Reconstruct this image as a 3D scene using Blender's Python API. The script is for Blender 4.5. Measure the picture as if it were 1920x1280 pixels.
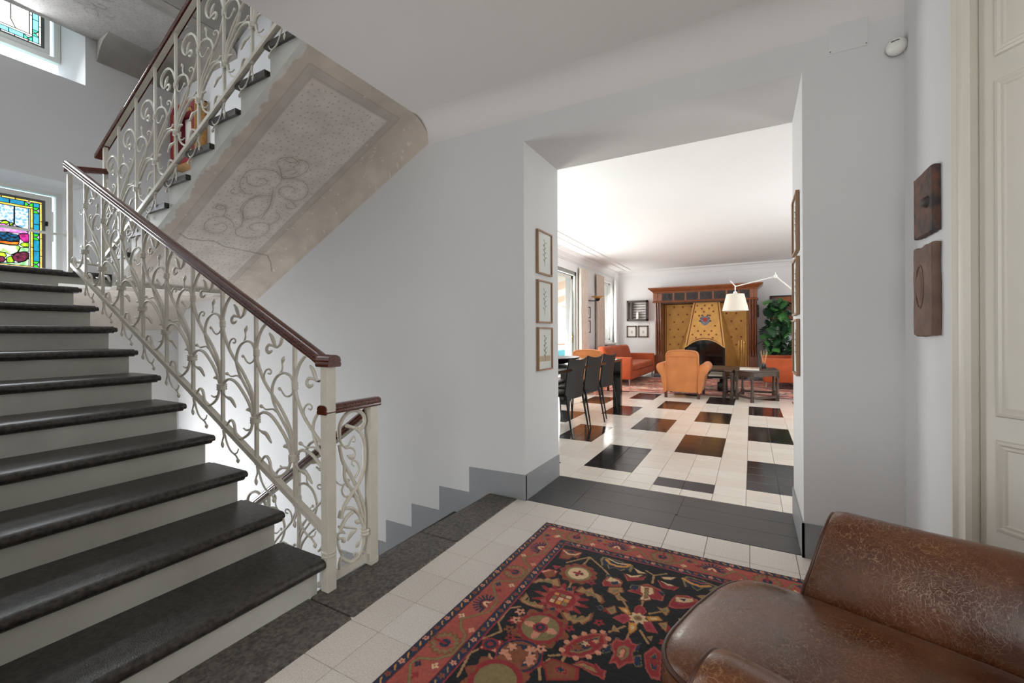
import bpy, bmesh, math, random
import numpy as np
from mathutils import Vector, Matrix
random.seed(7)
for o in list(bpy.data.objects): bpy.data.objects.remove(o)
scn = bpy.context.scene
COL = scn.collection
# ------------------------------------------------------------------ camera
H = 1.095
YAW, ROLL, F_PX, CY = 0.503816, -4.378e-3, 813.49, 627.606
cd = bpy.data.cameras.new('camera'); cam = bpy.data.objects.new('camera', cd); COL.objects.link(cam)
cd.sensor_fit = 'HORIZONTAL'; cd.sensor_width = 36.0
cd.lens = F_PX/1920*36.0; cd.shift_y = (CY-640)/1920; cd.clip_start = .02; cd.clip_end = 800
_R = Vector((math.cos(YAW), math.sin(YAW), 0)); _F = Vector((-math.sin(YAW), math.cos(YAW), 0)); _U = Vector((0, 0, 1))
_r = _R*math.cos(ROLL)+_U*math.sin(ROLL); _u = _U*math.cos(ROLL)-_R*math.sin(ROLL)
cam.matrix_world = Matrix(((_r.x, _u.x, -_F.x, 0), (_r.y, _u.y, -_F.y, 0), (_r.z, _u.z, -_F.z, H), (0, 0, 0, 1)))
scn.camera = cam
def project(p):
    d = Vector(p)-Vector((0, 0, H)); z = d.dot(_F)
    if z < .05: return None
    return 960+F_PX*d.dot(_r)/z, CY-F_PX*d.dot(_u)/z
# ------------------------------------------------------------------ world, lights, exposure
w = bpy.data.worlds.new('sky'); scn.world = w; w.use_nodes = True
bg = w.node_tree.nodes['Background']; bg.inputs[0].default_value = (.78, .89, 1.0, 1); bg.inputs[1].default_value = 2.6
def area(name, loc, direction, sx, sy, power, col=(1, 1, 1)):
    l = bpy.data.lights.new(name, 'AREA'); l.shape = 'RECTANGLE'; l.size = sx; l.size_y = sy; l.energy = power; l.color = col
    o = bpy.data.objects.new(name, l); COL.objects.link(o); o.location = loc
    o.rotation_euler = Vector(direction).to_track_quat('-Z', 'Z').to_euler(); return o
LIGHTS = True
# daylight entering through the windows, plus lamps added out of view
area('daylight_stair_lower_window', (-5.84, 1.2, 2.13), (1, .05, -.15), 1.0, .8, 36, (.90, .95, 1))
area('daylight_stair_upper_window', (-5.84, 1.2, 3.9), (1, .1, -.35), 1.0, .45, 20, (.90, .95, 1))
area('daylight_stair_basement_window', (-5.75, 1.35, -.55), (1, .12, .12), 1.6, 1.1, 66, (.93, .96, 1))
area('daylight_lounge_french_door', (-3.62, 8.2, 1.3), (1, 0, -.05), 2.4, 2.3, 112, (1, .985, .96))
area('daylight_lounge_far_window', (-3.62, 11.9, 1.75), (1, 0, -.05), .9, 1.7, 46, (1, .985, .96))
area('daylight_lounge_near_window', (-3.62, 4.8, 1.4), (1, 0, -.05), 1.6, 2.0, 104, (1, .985, .96))
area('added_light_lounge_right', (3.05, 6.6, 1.5), (-1, 0, 0), 3.0, 1.9, 72, (1, .985, .97))  # added lamp; no window is known on this side
area('added_light_hall_rear', (.1, -2.52, 1.5), (-.1, 1, 0), 1.6, 2.0, 29, (1, .95, .89))  # added lamp lighting the hall from behind the camera
area('added_light_stairwell_top', (-3.0, 1.2, 5.6), (0, 0, -1), 2.4, 1.6, 30, (.95, .97, 1))  # added lamp under the closed ceiling; no window up there
sd = bpy.data.lights.new('sun', 'SUN'); sd.energy = 3.0; sd.angle = .02; sd.color = (1, .95, .86)
so = bpy.data.objects.new('sun', sd); COL.objects.link(so); so.rotation_euler = Vector((.35, .75, -.9)).to_track_quat('-Z', 'Z').to_euler()
vs = scn.view_settings; vs.view_transform = 'Standard'; vs.look = 'None'; vs.gamma = 1; vs.use_curve_mapping = False
vs.exposure = 0.22
# ------------------------------------------------------------------ helpers
def lin(h):
    h = h.lstrip('#'); c = [int(h[i:i+2], 16)/255 for i in (0, 2, 4)]
    return tuple(x/12.92 if x <= .04045 else ((x+.055)/1.055)**2.4 for x in c)
def M(name, col, rough=.55, metal=0, var=0, vs_=8, bump=0, bs=40, coat=0, spec=.5, col2=None, stretch=(1, 1, 1), detail=4, sheen=0):
    m = bpy.data.materials.new(name); m.use_nodes = True; nt = m.node_tree; b = nt.nodes['Principled BSDF']
    c = lin(col); b.inputs['Base Color'].default_value = (*c, 1); b.inputs['Roughness'].default_value = rough
    b.inputs['Metallic'].default_value = metal; b.inputs['Specular IOR Level'].default_value = spec
    if coat: b.inputs['Coat Weight'].default_value = coat; b.inputs['Coat Roughness'].default_value = .12
    if sheen: b.inputs['Sheen Weight'].default_value = sheen
    if var or bump or col2:
        tc = nt.nodes.new('ShaderNodeTexCoord'); mp = nt.nodes.new('ShaderNodeMapping'); mp.inputs['Scale'].default_value = stretch
        nt.links.new(tc.outputs['Object'], mp.inputs[0])
    if var or col2:
        n = nt.nodes.new('ShaderNodeTexNoise'); n.inputs['Scale'].default_value = vs_; n.inputs['Detail'].default_value = detail
        nt.links.new(mp.outputs[0], n.inputs['Vector'])
        r = nt.nodes.new('ShaderNodeValToRGB'); nt.links.new(n.outputs['Fac'], r.inputs[0])
        a = lin(col2) if col2 else tuple(max(0, x*(1-var)) for x in c); d = c if col2 else tuple(min(1, x*(1+var)) for x in c)
        r.color_ramp.elements[0].position = .35; r.color_ramp.elements[1].position = .65
        r.color_ramp.elements[0].color = (*a, 1); r.color_ramp.elements[1].color = (*d, 1)
        nt.links.new(r.outputs[0], b.inputs['Base Color'])
    if bump:
        n2 = nt.nodes.new('ShaderNodeTexNoise'); n2.inputs['Scale'].default_value = bs; n2.inputs['Detail'].default_value = 5
        nt.links.new(mp.outputs[0], n2.inputs['Vector'])
        bp = nt.nodes.new('ShaderNodeBump'); bp.inputs['Strength'].default_value = bump; bp.inputs['Distance'].default_value = .01
        nt.links.new(n2.outputs['Fac'], bp.inputs['Height']); nt.links.new(bp.outputs[0], b.inputs['Normal'])
    return m
def VC(name, rough=.8, bump=.3, bs=400, sheen=0, var=.0, vs_=3):   # colour comes from the mesh's own colour attribute (flat pattern of the thing)
    m = bpy.data.materials.new(name); m.use_nodes = True; nt = m.node_tree; b = nt.nodes['Principled BSDF']
    a = nt.nodes.new('ShaderNodeVertexColor'); a.layer_name = 'Col'; b.inputs['Roughness'].default_value = rough
    b.inputs['Specular IOR Level'].default_value = .2; b.inputs['Sheen Weight'].default_value = sheen
    tc = nt.nodes.new('ShaderNodeTexCoord')
    if var:
        n = nt.nodes.new('ShaderNodeTexNoise'); n.inputs['Scale'].default_value = vs_; n.inputs['Detail'].default_value = 6
        nt.links.new(tc.outputs['Object'], n.inputs['Vector'])
        mr = nt.nodes.new('ShaderNodeMapRange'); mr.inputs[1].default_value = .3; mr.inputs[2].default_value = .7; mr.inputs[3].default_value = 1-var; mr.inputs[4].default_value = 1+var
        nt.links.new(n.outputs['Fac'], mr.inputs[0])
        mx = nt.nodes.new('ShaderNodeMix'); mx.data_type = 'RGBA'; mx.blend_type = 'MULTIPLY'; mx.inputs[0].default_value = 1
        nt.links.new(a.outputs[0], mx.inputs[6]); nt.links.new(mr.outputs[0], mx.inputs[7]); nt.links.new(mx.outputs[2], b.inputs['Base Color'])
    else: nt.links.new(a.outputs[0], b.inputs['Base Color'])
    if bump:
        n2 = nt.nodes.new('ShaderNodeTexNoise'); n2.inputs['Scale'].default_value = bs; nt.links.new(tc.outputs['Object'], n2.inputs['Vector'])
        bp = nt.nodes.new('ShaderNodeBump'); bp.inputs['Strength'].default_value = bump; bp.inputs['Distance'].default_value = .004
        nt.links.new(n2.outputs['Fac'], bp.inputs['Height']); nt.links.new(bp.outputs[0], b.inputs['Normal'])
    return m
def tinted(name, col, rough=0, var=0, col2=None, vs_=30, mix=.12):      # coloured pane that lets the daylight through
    m = bpy.data.materials.new(name); m.use_nodes = True; nt = m.node_tree; nt.nodes.clear()
    out = nt.nodes.new('ShaderNodeOutputMaterial'); t = nt.nodes.new('ShaderNodeBsdfTransparent'); g = nt.nodes.new('ShaderNodeBsdfGlossy')
    t.inputs[0].default_value = (*lin(col), 1); g.inputs['Roughness'].default_value = .08; mx = nt.nodes.new('ShaderNodeMixShader'); mx.inputs[0].default_value = mix
    if col2:
        tc = nt.nodes.new('ShaderNodeTexCoord'); n = nt.nodes.new('ShaderNodeTexNoise'); n.inputs['Scale'].default_value = vs_; n.inputs['Detail'].default_value = 5
        nt.links.new(tc.outputs['Object'], n.inputs['Vector']); r = nt.nodes.new('ShaderNodeValToRGB')
        r.color_ramp.elements[0].position = .42; r.color_ramp.elements[1].position = .55
        r.color_ramp.elements[0].color = (*lin(col2), 1); r.color_ramp.elements[1].color = (*lin(col), 1)
        nt.links.new(n.outputs['Fac'], r.inputs[0]); nt.links.new(r.outputs[0], t.inputs[0])
    nt.links.new(t.outputs[0], mx.inputs[1]); nt.links.new(g.outputs[0], mx.inputs[2]); nt.links.new(mx.outputs[0], out.inputs[0]); return m
ROOT = {}
def tag(o, label=None, cat=None, group=None, kind=None):
    if label: o['label'] = label
    if cat: o['category'] = cat
    if group: o['group'] = group
    if kind: o['kind'] = kind
    return o
def thing(name, label, cat, loc=(0, 0, 0), rz=0, group=None, kind=None):
    o = bpy.data.objects.new(name, None); COL.objects.link(o); o.location = loc; o.rotation_euler = (0, 0, rz); o.empty_display_size = .1
    ROOT[o] = Vector(loc); return tag(o, label, cat, group, kind)
def dup(root, loc, rz=None, label=None, group=None, sx=1):
    def rec(o, p):
        c = o.copy(); COL.objects.link(c); c.parent = p
        for ch in o.children: rec(ch, c)
        return c
    r = rec(root, None); r.location = loc; ROOT[r] = Vector(loc)
    if rz is not None: r.rotation_euler = (0, 0, rz)
    if label: r['label'] = label
    if group: r['group'] = group
    return r
def cr(pts, n=6):
    P = [np.array(p, float) for p in pts]; P = [2*P[0]-P[1]]+P+[2*P[-1]-P[-2]]; o = []
    for i in range(1, len(P)-2):
        for k in range(n):
            t = k/n; a, b, c, d = P[i-1:i+3]
            o.append(.5*(2*b+(c-a)*t+(2*a-5*b+4*c-d)*t*t+(3*b-a-3*c+d)*t**3))
    o.append(P[-2]); return o
class MB:
    def __init__(s, local=False): s.v = []; s.f = []; s.local = local
    def add(s, v, f):
        n = len(s.v); s.v += [tuple(map(float, p)) for p in v]; s.f += [tuple(i+n for i in q) for q in f]; return s
    def box(s, x0, x1, y0, y1, z0, z1):
        return s.add([(x, y, z) for z in (z0, z1) for y in (y0, y1) for x in (x0, x1)],
                     [(0, 2, 3, 1), (4, 5, 7, 6), (0, 1, 5, 4), (2, 6, 7, 3), (0, 4, 6, 2), (1, 3, 7, 5)])
    def rbox(s, x0, x1, y0, y1, z0, z1, r=.02, seg=3):
        bm = bmesh.new(); bmesh.ops.create_cube(bm, size=1)
        for v in bm.verts: v.co = Vector(((x0+x1)/2+v.co.x*(x1-x0), (y0+y1)/2+v.co.y*(y1-y0), (z0+z1)/2+v.co.z*(z1-z0)))
        bmesh.ops.bevel(bm, geom=list(bm.edges), offset=min(r, .49*min(x1-x0, y1-y0, z1-z0)), segments=seg, profile=.5, affect='EDGES', clamp_overlap=True)
        bm.verts.index_update(); s.add([v.co[:] for v in bm.verts], [[v.index for v in f.verts] for f in bm.faces]); bm.free(); return s
    def prism(s, poly, ax, lo, hi):
        n = len(poly); g = {'x': lambda p, t: (t, p[0], p[1]), 'y': lambda p, t: (p[0], t, p[1]), 'z': lambda p, t: (p[0], p[1], t)}[ax]
        return s.add([g(p, lo) for p in poly]+[g(p, hi) for p in poly],
                     [tuple(range(n-1, -1, -1)), tuple(range(n, 2*n))]+[(i, (i+1) % n, n+(i+1) % n, n+i) for i in range(n)])
    def tube(s, pts, r, n=6, pn=None, flat=1.0):
        P = [Vector(p) for p in pts]; k = len(P); R_ = r if isinstance(r, (list, tuple)) else [r]*k
        up = Vector(pn).normalized() if pn is not None else None; vs_ = []; prev = None
        for i, p in enumerate(P):
            t = (P[min(i+1, k-1)]-P[max(i-1, 0)])
            t = t.normalized() if t.length > 1e-9 else Vector((0, 0, 1))
            if up is not None: b = (up-t*up.dot(t)).normalized()
            else:
                if prev is None: q = Vector((0, 0, 1)) if abs(t.z) < .9 else Vector((1, 0, 0))
                else: q = prev
                b = (q-t*q.dot(t)).normalized(); prev = b
            a = t.cross(b)
            for j in range(n):
                th = 2*math.pi*j/n; vs_.append(p+a*(R_[i]*math.cos(th))+b*(R_[i]*flat*math.sin(th)))
        f = [(i*n+j, i*n+(j+1) % n, (i+1)*n+(j+1) % n, (i+1)*n+j) for i in range(k-1) for j in range(n)]
        f += [tuple(range(n-1, -1, -1)), tuple((k-1)*n+j for j in range(n))]
        return s.add(vs_, f)
    def sweep(s, path, prof, up=(0, 0, 1)):
        P = [Vector(p) for p in path]; k = len(P); n = len(prof); vs_ = []; up = Vector(up)
        for i, p in enumerate(P):
            t = (P[min(i+1, k-1)]-P[max(i-1, 0)]).normalized(); sd_ = t.cross(up).normalized(); u2 = up if abs(t.dot(up)) < .9 else sd_.cross(t)
            vs_ += [p+sd_*a+u2*b for a, b in prof]
        f = [(i*n+j, i*n+(j+1) % n, (i+1)*n+(j+1) % n, (i+1)*n+j) for i in range(k-1) for j in range(n)]
        f += [tuple(range(n-1, -1, -1)), tuple((k-1)*n+j for j in range(n))]
        return s.add(vs_, f)
    def lathe(s, prof, c=(0, 0, 0), n=24, a0=0, a1=2*math.pi):
        full = abs(a1-a0-2*math.pi) < 1e-6; m = n if full else n+1; vs_ = []
        for r, z in prof:
            for j in range(m):
                th = a0+(a1-a0)*j/n; vs_.append((c[0]+r*math.cos(th), c[1]+r*math.sin(th), c[2]+z))
        f = []
        for i in range(len(prof)-1):
            for j in range(n if full else n): f.append((i*m+j, i*m+(j+1) % m, (i+1)*m+(j+1) % m, (i+1)*m+j))
        if full: f += [tuple(range(m-1, -1, -1)), tuple((len(prof)-1)*m+j for j in range(m))]
        return s.add(vs_, f)
    def loft(s, rings, caps=True):
        n = len(rings[0]); vs_ = [p for r in rings for p in r]; k = len(rings)
        f = [(i*n+j, i*n+(j+1) % n, (i+1)*n+(j+1) % n, (i+1)*n+j) for i in range(k-1) for j in range(n)]
        if caps: f += [tuple(range(n-1, -1, -1)), tuple((k-1)*n+j for j in range(n))]
        return s.add(vs_, f)
    def grid(s, fn, nu, nv):
        return s.add([fn(i/nu, j/nv) for j in range(nv+1) for i in range(nu+1)],
                     [(j*(nu+1)+i, j*(nu+1)+i+1, (j+1)*(nu+1)+i+1, (j+1)*(nu+1)+i) for j in range(nv) for i in range(nu)])
    def quad(s, a, b, c, d): return s.add([a, b, c, d], [(0, 1, 2, 3)])
    def xform(s, fn, start=0): s.v[start:] = [tuple(fn(p)) for p in s.v[start:]]; return s
    def mesh(s, name, off=(0, 0, 0), norm=True):
        me = bpy.data.meshes.new(name); me.from_pydata([(a-off[0], b-off[1], c-off[2]) for a, b, c in s.v], [], s.f)
        if norm:
            bm = bmesh.new(); bm.from_mesh(me); bmesh.ops.recalc_face_normals(bm, faces=bm.faces); bm.to_mesh(me); bm.free()
        return me
    def build(s, name, mat, parent=None, smooth=False, bevel=0, seg=2, norm=True, sub=0):
        off = (0, 0, 0) if s.local or parent is None else ROOT[parent]
        me = s.mesh(name, off, norm)
        for m in (mat if isinstance(mat, list) else [mat]): me.materials.append(m)
        o = bpy.data.objects.new(name, me); COL.objects.link(o)
        if parent is not None: o.parent = parent; ROOT[o] = ROOT[parent]
        else: ROOT[o] = Vector((0, 0, 0))
        if smooth:
            me.polygons.foreach_set('use_smooth', [True]*len(me.polygons))
            try: me.set_sharp_from_angle(angle=math.radians(smooth if smooth > 1 else 50))
            except Exception: pass
        if bevel:
            b = o.modifiers.new('bevel', 'BEVEL'); b.width = bevel; b.segments = seg; b.limit_method = 'ANGLE'; b.angle_limit = .6
        if sub: q = o.modifiers.new('sub', 'SUBSURF'); q.levels = sub; q.render_levels = sub
        return o
def inst(o, name, loc, parent, mat=None):       # one more piece sharing mesh data
    c = bpy.data.objects.new(name, o.data if hasattr(o, 'data') else o); COL.objects.link(c); c.parent = parent; c.location = Vector(loc)-ROOT[parent]; ROOT[c] = ROOT[parent]; return c
def struct(name, mb, mat, label, cat='wall', **k):
    return tag(mb.build(name, mat, None, **k), label, cat, kind='structure')
# ------------------------------------------------------------------ materials
m_wall = M('wall_paint', '#d3d2d1', .75, var=.02, vs_=1.5, bump=.04, bs=60)
m_wallw = M('warm_white_paint', '#cfcac6', .75, var=.02, vs_=1.5, bump=.04, bs=60)
m_ceil = M('ceiling_paint', '#d8d4d0', .8, var=.02, vs_=1, bump=.03, bs=40)
m_white = M('lounge_white_paint', '#ececec', .7, var=.01, vs_=1)
m_grey = M('grey_skirting_paint', '#8f9092', .5, var=.04, vs_=3)
m_riser = M('cream_riser_paint', '#c9c8bf', .55, var=.05, vs_=5, bump=.15, bs=30)
m_stone = M('dark_basalt', '#4d4843', .5, col2='#26221f', vs_=60, detail=10, bump=.22, bs=260)
m_stone2 = M('dark_basalt_worn', '#45403b', .3, col2='#231f1d', vs_=60, detail=10, bump=.2, bs=260)
m_kerb = M('grey_basalt_kerb', '#6e6861', .5, col2='#403c38', vs_=70, detail=10, bump=.2, bs=260)
m_iron = M('painted_iron', '#d3cdbf', .38, var=.04, vs_=20, bump=.12, bs=60)
m_hand = M('varnished_mahogany', '#5e2716', .2, col2='#43180c', vs_=18, stretch=(.6, 6, 6), coat=.6)
m_tile = M('terrazzo_tile', '#e6ded5', .32, col2='#d3c9be', vs_=160, detail=8)
m_tile2 = M('terrazzo_tile_pale', '#e9e2da', .3, col2='#d8cfc5', vs_=160, detail=8)
m_ltile = M('polished_cream_tile', '#e9e0d4', .14, var=.04, vs_=5, stretch=(1, 6, 1))
m_ltile2 = M('polished_cream_tile_warm', '#e5d9cc', .14, var=.04, vs_=6, stretch=(1, 6, 1))
m_black = M('polished_black_tile', '#1d1b1b', .13, var=.2, vs_=8)
m_slab = M('black_slate_slab', '#3a3a3a', .28, var=.12, vs_=4, stretch=(.6, 4, 1))
m_grout = M('grout', '#8d8780', .9)
m_frame = M('oak_frame', '#8f6a48', .45, var=.15, vs_=30, stretch=(1, 1, .2))
m_mount = M('paper_mount', '#e9e6df', .8)
m_draw = M('faded_drawing', '#b9b6a6', .8)
m_leafdraw = M('botanical_drawing', '#8f8d6e', .8)
m_glass = M('clear_pane', '#ffffff', .03)
def clear(name='clear_glass', tint=(.97, .98, .98), k=.05):
    m = bpy.data.materials.new(name); m.use_nodes = True; nt = m.node_tree; nt.nodes.clear()
    o = nt.nodes.new('ShaderNodeOutputMaterial'); t = nt.nodes.new('ShaderNodeBsdfTransparent'); g = nt.nodes.new('ShaderNodeBsdfGlossy'); g.inputs['Roughness'].default_value = .02
    t.inputs[0].default_value = (*tint, 1); mx = nt.nodes.new('ShaderNodeMixShader'); mx.inputs[0].default_value = k
    nt.links.new(t.outputs[0], mx.inputs[1]); nt.links.new(g.outputs[0], mx.inputs[2]); nt.links.new(mx.outputs[0], o.inputs[0]); return m
m_glass = clear()
m_door = M('cream_door_enamel', '#d2cdc0', .38, var=.02, vs_=3)
m_winframe = M('white_window_enamel', '#dcdcd6', .4)
m_lead = M('lead_came', '#26272a', .5, metal=.4)
m_darkmetal = M('dark_bronze', '#2e2a28', .4, metal=.7)
m_chrome = M('chrome', '#d8d8d8', .12, metal=1)
m_whitepl = M('white_plastic', '#e2e0da', .35)

# ------------------------------------------------------------------ structure
YW, YB, XL, XR, ZT = 2.551, 3.121, -1.3124, .2224, 2.373
XW = -5.852; ZC = 2.685; XE = -2.114; XC = .604; LZ = 2.88; LXL, LXR, LYF = -3.5, 3.1, 12.5
b = MB().box(-6.4, XL, YW, YB, -1.9, 5.2).box(XR, 3.3, YW, YB, -.1, 5.2).box(XL, XR, YW, YB, ZT, 5.2)
struct('wall_doorway', b, m_wall, 'thick pale wall pierced by the wide doorway into the lounge')
# hall floor: screed with terrazzo tiles, stone kerb along the stair well
fl = struct('floor_hall', MB().box(-1.6, 1.5, -2.65, 2.563, -.2, -.004), m_grout, 'hall floor of square terrazzo tiles', 'floor')
fl2 = struct('floor_lounge', MB().box(LXL, LXR, 2.563, LYF, -.2, -.004), m_grout, 'lounge floor of cream and black polished tiles', 'floor')
def tile_me(name, sx, sy, mat, z0=-.004):
    e = .0012; o = MB().add([(0, 0, z0), (sx, 0, z0), (sx, sy, z0), (0, sy, z0), (e, e, 0), (sx-e, e, 0), (sx-e, sy-e, 0), (e, sy-e, 0)],
        [(4, 5, 6, 7), (0, 1, 5, 4), (1, 2, 6, 5), (2, 3, 7, 6), (3, 0, 4, 7)])
    me = o.mesh(name); me.materials.append(mat); return me
t_h = [tile_me('tile', .1984, .1984, m_tile), tile_me('tile', .1984, .1984, m_tile2)]
def inview(p, mrg=40):
    q = project(p); return q is not None and -mrg < q[0] < 1920+mrg and -mrg < q[1] < 1280+mrg
rest = MB(); cand = []
for i in range(-1, 14):
    for j in range(-8, 19):
        x = -1.21+.2*(i)-.0; y = 1.163+.2*(j-12)+.2
        x0, x1 = x+.0008, x+.1992; y0, y1 = y+.0008, y+.1992
        if i == -1: x0 = -1.372; x1 = -1.2108
        if y1 > 2.57 or x1 > 1.42: continue
        # under the rug or out of view -> joined
        cx_, cy_ = (x0+x1)/2, (y0+y1)/2
        vis = inview((cx_, cy_, 0)) and not (cx_ > -.93 and cy_ < 2.18)
        if vis and i >= 0: inst(random.choice(t_h), 'tile', (x0, y0, 0), fl)
        elif vis:
            me = tile_me('tile', x1-x0, .1984, m_tile); inst(me, 'tile', (x0, y0, 0), fl)
        else: rest.box(x0, x1, y0, y1, -.004, 0)
tag(rest.build('tile_field', m_tile, fl), kind='stuff')
# stone kerb at the head of the stairs (three long stones)
kb = thing('stone_kerb', 'dark basalt kerb edging the stair well, running to the doorway wall', 'kerb', (-1.48, 1.3, 0))
for y0, y1 in ((.19, 1.17), (1.175, 1.86), (1.865, 2.549)):
    xr0 = -1.352-.02*((y0-.9)/1.6); xr1 = -1.352-.02*((y1-.9)/1.6)
    xa0, xa1 = (-1.66, -1.66) if y0 < 1 else (-1.632+.035*(y0-1.2), -1.632+.035*(y1-1.2))
    b = MB().prism([(xa0, y0), (xr0, y0), (xr1, y1), (xa1, y1)], 'z', -.17, .006)
    b.build('kerbstone', m_kerb, kb, bevel=.008)
# threshold slabs
for x0, x1, y0, y1 in ((XL+.004, -1.01, 2.565, 2.83), (XL+.004, -1.01, 2.832, 3.128), (-1.008, -.408, 2.565, 2.785), (-1.008, -.398, 2.787, 2.985), (-1.008, -.398, 2.987, 3.128),
                       (-.406, XR-.004, 2.565, 2.765), (-.396, XR-.004, 2.767, 2.95), (-.396, XR-.004, 2.952, 3.128)):
    MB().box(x0, x1, y0, y1, -.004, .0015).build('slab', m_slab, fl2)
# lounge tiles on a .2 m grid: black blocks of 2 x 4 tiles in staggered columns
GX, GY = -.0335, 3.466
def isblack(i, j):      # tile index, i to the right, j into the room
    c, k = divmod(i, 3)
    if k == 2: return False
    return (j % 8) in ((0, 1, 2, 3) if c % 2 == 0 else (4, 5, 6, 7))
lt = [tile_me('tile', .1984, .1984, m_ltile), tile_me('tile', .1984, .1984, m_ltile2)]; lb = tile_me('tile', .1984, .1984, m_black)
tl = []
for i in range(-18, 16):
    for j in range(-2, 46):
        x, y = GX+.2*i, GY+.2*j
        if x < LXL-.19 or x > LXR or y > LYF: continue
        y0 = max(y, 3.13)
        q = project((x+.1, y+.1, 0)); vis = q is not None and 1035 < q[0] < 1505 and q[1] > 700
        tl.append((y if vis else 99, x, y, i, j))
tl.sort(); rw = MB(); rb = MB(); n = 0
for key, x, y, i, j in tl:
    bl = isblack(i, j)
    if j == -2: bl = False
    if j < 0 and j != -2: bl = isblack(i, j) and (i//3) % 2 != 0
    short = y < 3.13
    if key < 99 and n < 296 and not short:
        inst(lb if bl else random.choice(lt), 'tile', (x+.0008, y+.0008, 0), fl2); n += 1
    elif key < 99 and n < 296:
        inst(tile_me('tile', .1984, y+.1992-3.13, m_ltile), 'tile', (x+.0008, 3.13, 0), fl2); n += 1
    else: (rb if bl else rw).box(max(x, LXL)+.0008, min(x+.1992, LXR), max(y, 3.13)+.0008, y+.1992, -.004, 0)
tag(rw.build('tile_field', m_ltile, fl2), kind='stuff'); tag(rb.build('tile_field', m_black, fl2), kind='stuff')
# ceilings
b = MB().box(XE, 1.6, -2.65, YW, ZC, 3.16)
n0 = 10
prof = [(YW, ZC+.001)]+[(YW-.16+.16*math.sin(a*math.pi/2/n0), ZC-.16+.16*math.cos(a*math.pi/2/n0)) for a in range(n0+1)]
b.prism([(y, z) for y, z in prof], 'x', XE, XC)
struct('ceiling_hall', b, m_ceil, 'smooth pale hall ceiling curving into the doorway wall', 'ceiling', smooth=30)
struct('ceiling_lounge', MB().box(LXL, LXR, YB, LYF, LZ, 3.1), m_white, 'white flat lounge ceiling', 'ceiling')
# lounge cornice: stepped mouldings on the ceiling and a cove at the wall
cn = MB()
pr = [(0, 0), (0, -.17), (.012, -.17), (.016, -.15), (.03, -.14), (.045, -.1), (.085, -.045), (.14, -.03), (.15, -.012), (.17, -.01), (.17, 0)]
cn.prism([(LYF-a, LZ+c) for a, c in pr], 'x', LXL, LXR)
cn.prism([(LXL+a, LZ+c) for a, c in pr], 'y', YB, LYF)
cn.prism([(LXR-a, LZ+c) for a, c in pr], 'y', YB, LYF)
struct('trim_1', cn, m_white, 'white moulded cornice round the lounge ceiling', 'cornice')
for k, (x, wd) in enumerate(((-2.93, .03), (-3.1, .022))):
    q = MB()
    q.prism([(x, LZ), (x+wd, LZ), (x+wd*.7, LZ-.018), (x+wd*.3, LZ-.018)], 'y', YB, LYF-.42+k*.17)
    struct('trim_%d' % (k+2), q, m_white, ('wide' if k == 0 else 'narrow')+' ceiling fillet running beside the lounge windows', 'moulding')
# lounge walls
struct('wall_lounge_far', MB().box(LXL-.3, LXR+.3, LYF, LYF+.3, -.1, 3.1), m_white, 'white end wall behind the fireplace')
# left wall with openings: near window, french door, far window
FD = (7.0, 9.44, 0.0, 2.52); FW = (11.30, 12.32, .93, 2.56); NW = (4.0, 5.6, .4, 2.4)
b = MB(); ys = [YB-.1, NW[0], NW[1], FD[0], FD[1], FW[0], FW[1], LYF+.1]
for a, c in ((0, 1), (2, 3), (4, 5), (6, 7)): b.box(LXL-.28, LXL, ys[a], ys[c], -.1, 3.1)
for o in (NW, FD, FW):
    if o[2] > 0: b.box(LXL-.28, LXL, o[0], o[1], -.1, o[2])
    b.box(LXL-.28, LXL, o[0], o[1], o[3], 3.1)
struct('wall_lounge_left', b, m_white, 'white window wall of the lounge')
b = MB(); b.box(LXR, LXR+.25, YB, 5.4, -.1, 3.1).box(LXR, LXR+.25, 8.6, LYF, -.1, 3.1).box(LXR, LXR+.25, 5.4, 8.6, -.1, .5).box(LXR, LXR+.25, 5.4, 8.6, 2.5, 3.1)
struct('wall_lounge_right', b, m_white, 'white side wall of the lounge, mostly out of sight')
# hall: right return wall, diagonal door wall, outer walls
struct('wall_right', MB().box(XC, XC+.12, 2.022, YW, 0, ZC), m_wall, 'narrow return wall carrying the two plaques')
DIR = Vector((.616, -.788, 0)); DO = Vector((XC, 2.022, 0)); NRM = Vector((-.788, -.616, 0))
def dl(t, n, z): p = DO+DIR*t+NRM*n; return (p.x, p.y, z)
def dbox(b, t0, t1, n0, n1, z0, z1):
    return b.add([dl(t, n, z) for z in (z0, z1) for n in (n0, n1) for t in (t0, t1)], [(0, 2, 3, 1), (4, 5, 7, 6), (0, 1, 5, 4), (2, 6, 7, 3), (0, 4, 6, 2), (1, 3, 7, 5)])
b = MB(); dbox(b, -.02, .004, -.14, -.04, 0, ZC); dbox(b, .93, 1.3, -.14, -.01, 0, ZC); dbox(b, .0, .95, -.14, -.01, 2.32, ZC)
struct('wall_diagonal', b, m_wall, 'pale wall around the cream door in the hall corner')
struct('wall_hall_right', MB().box(1.38, 1.55, -2.7, 1.05, 0, ZC), m_wall, 'side wall behind the leather armchair')
b = MB().box(-1.5, -.8, -2.75, -2.6, 0, ZC).box(1.0, 1.5, -2.75, -2.6, 0, ZC).box(-.8, 1.0, -2.75, -2.6, 0, .4).box(-.8, 1.0, -2.75, -2.6, 2.55, ZC)  # opening put in to let light into the hall
struct('wall_rear', b, m_wall, 'hall wall behind the viewpoint with a window opening added for light')
struct('wall_hall_left', MB().box(-1.5, -1.36, -2.7, .03, 0, ZC), m_wall, 'hall wall beside the foot of the stairs')
struct('wall_stair_side', MB().box(-6.4, -1.36, .03, .185, -1.9, 5.2), m_wall, 'stairwell wall along the near side of the rising flight')
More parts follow.
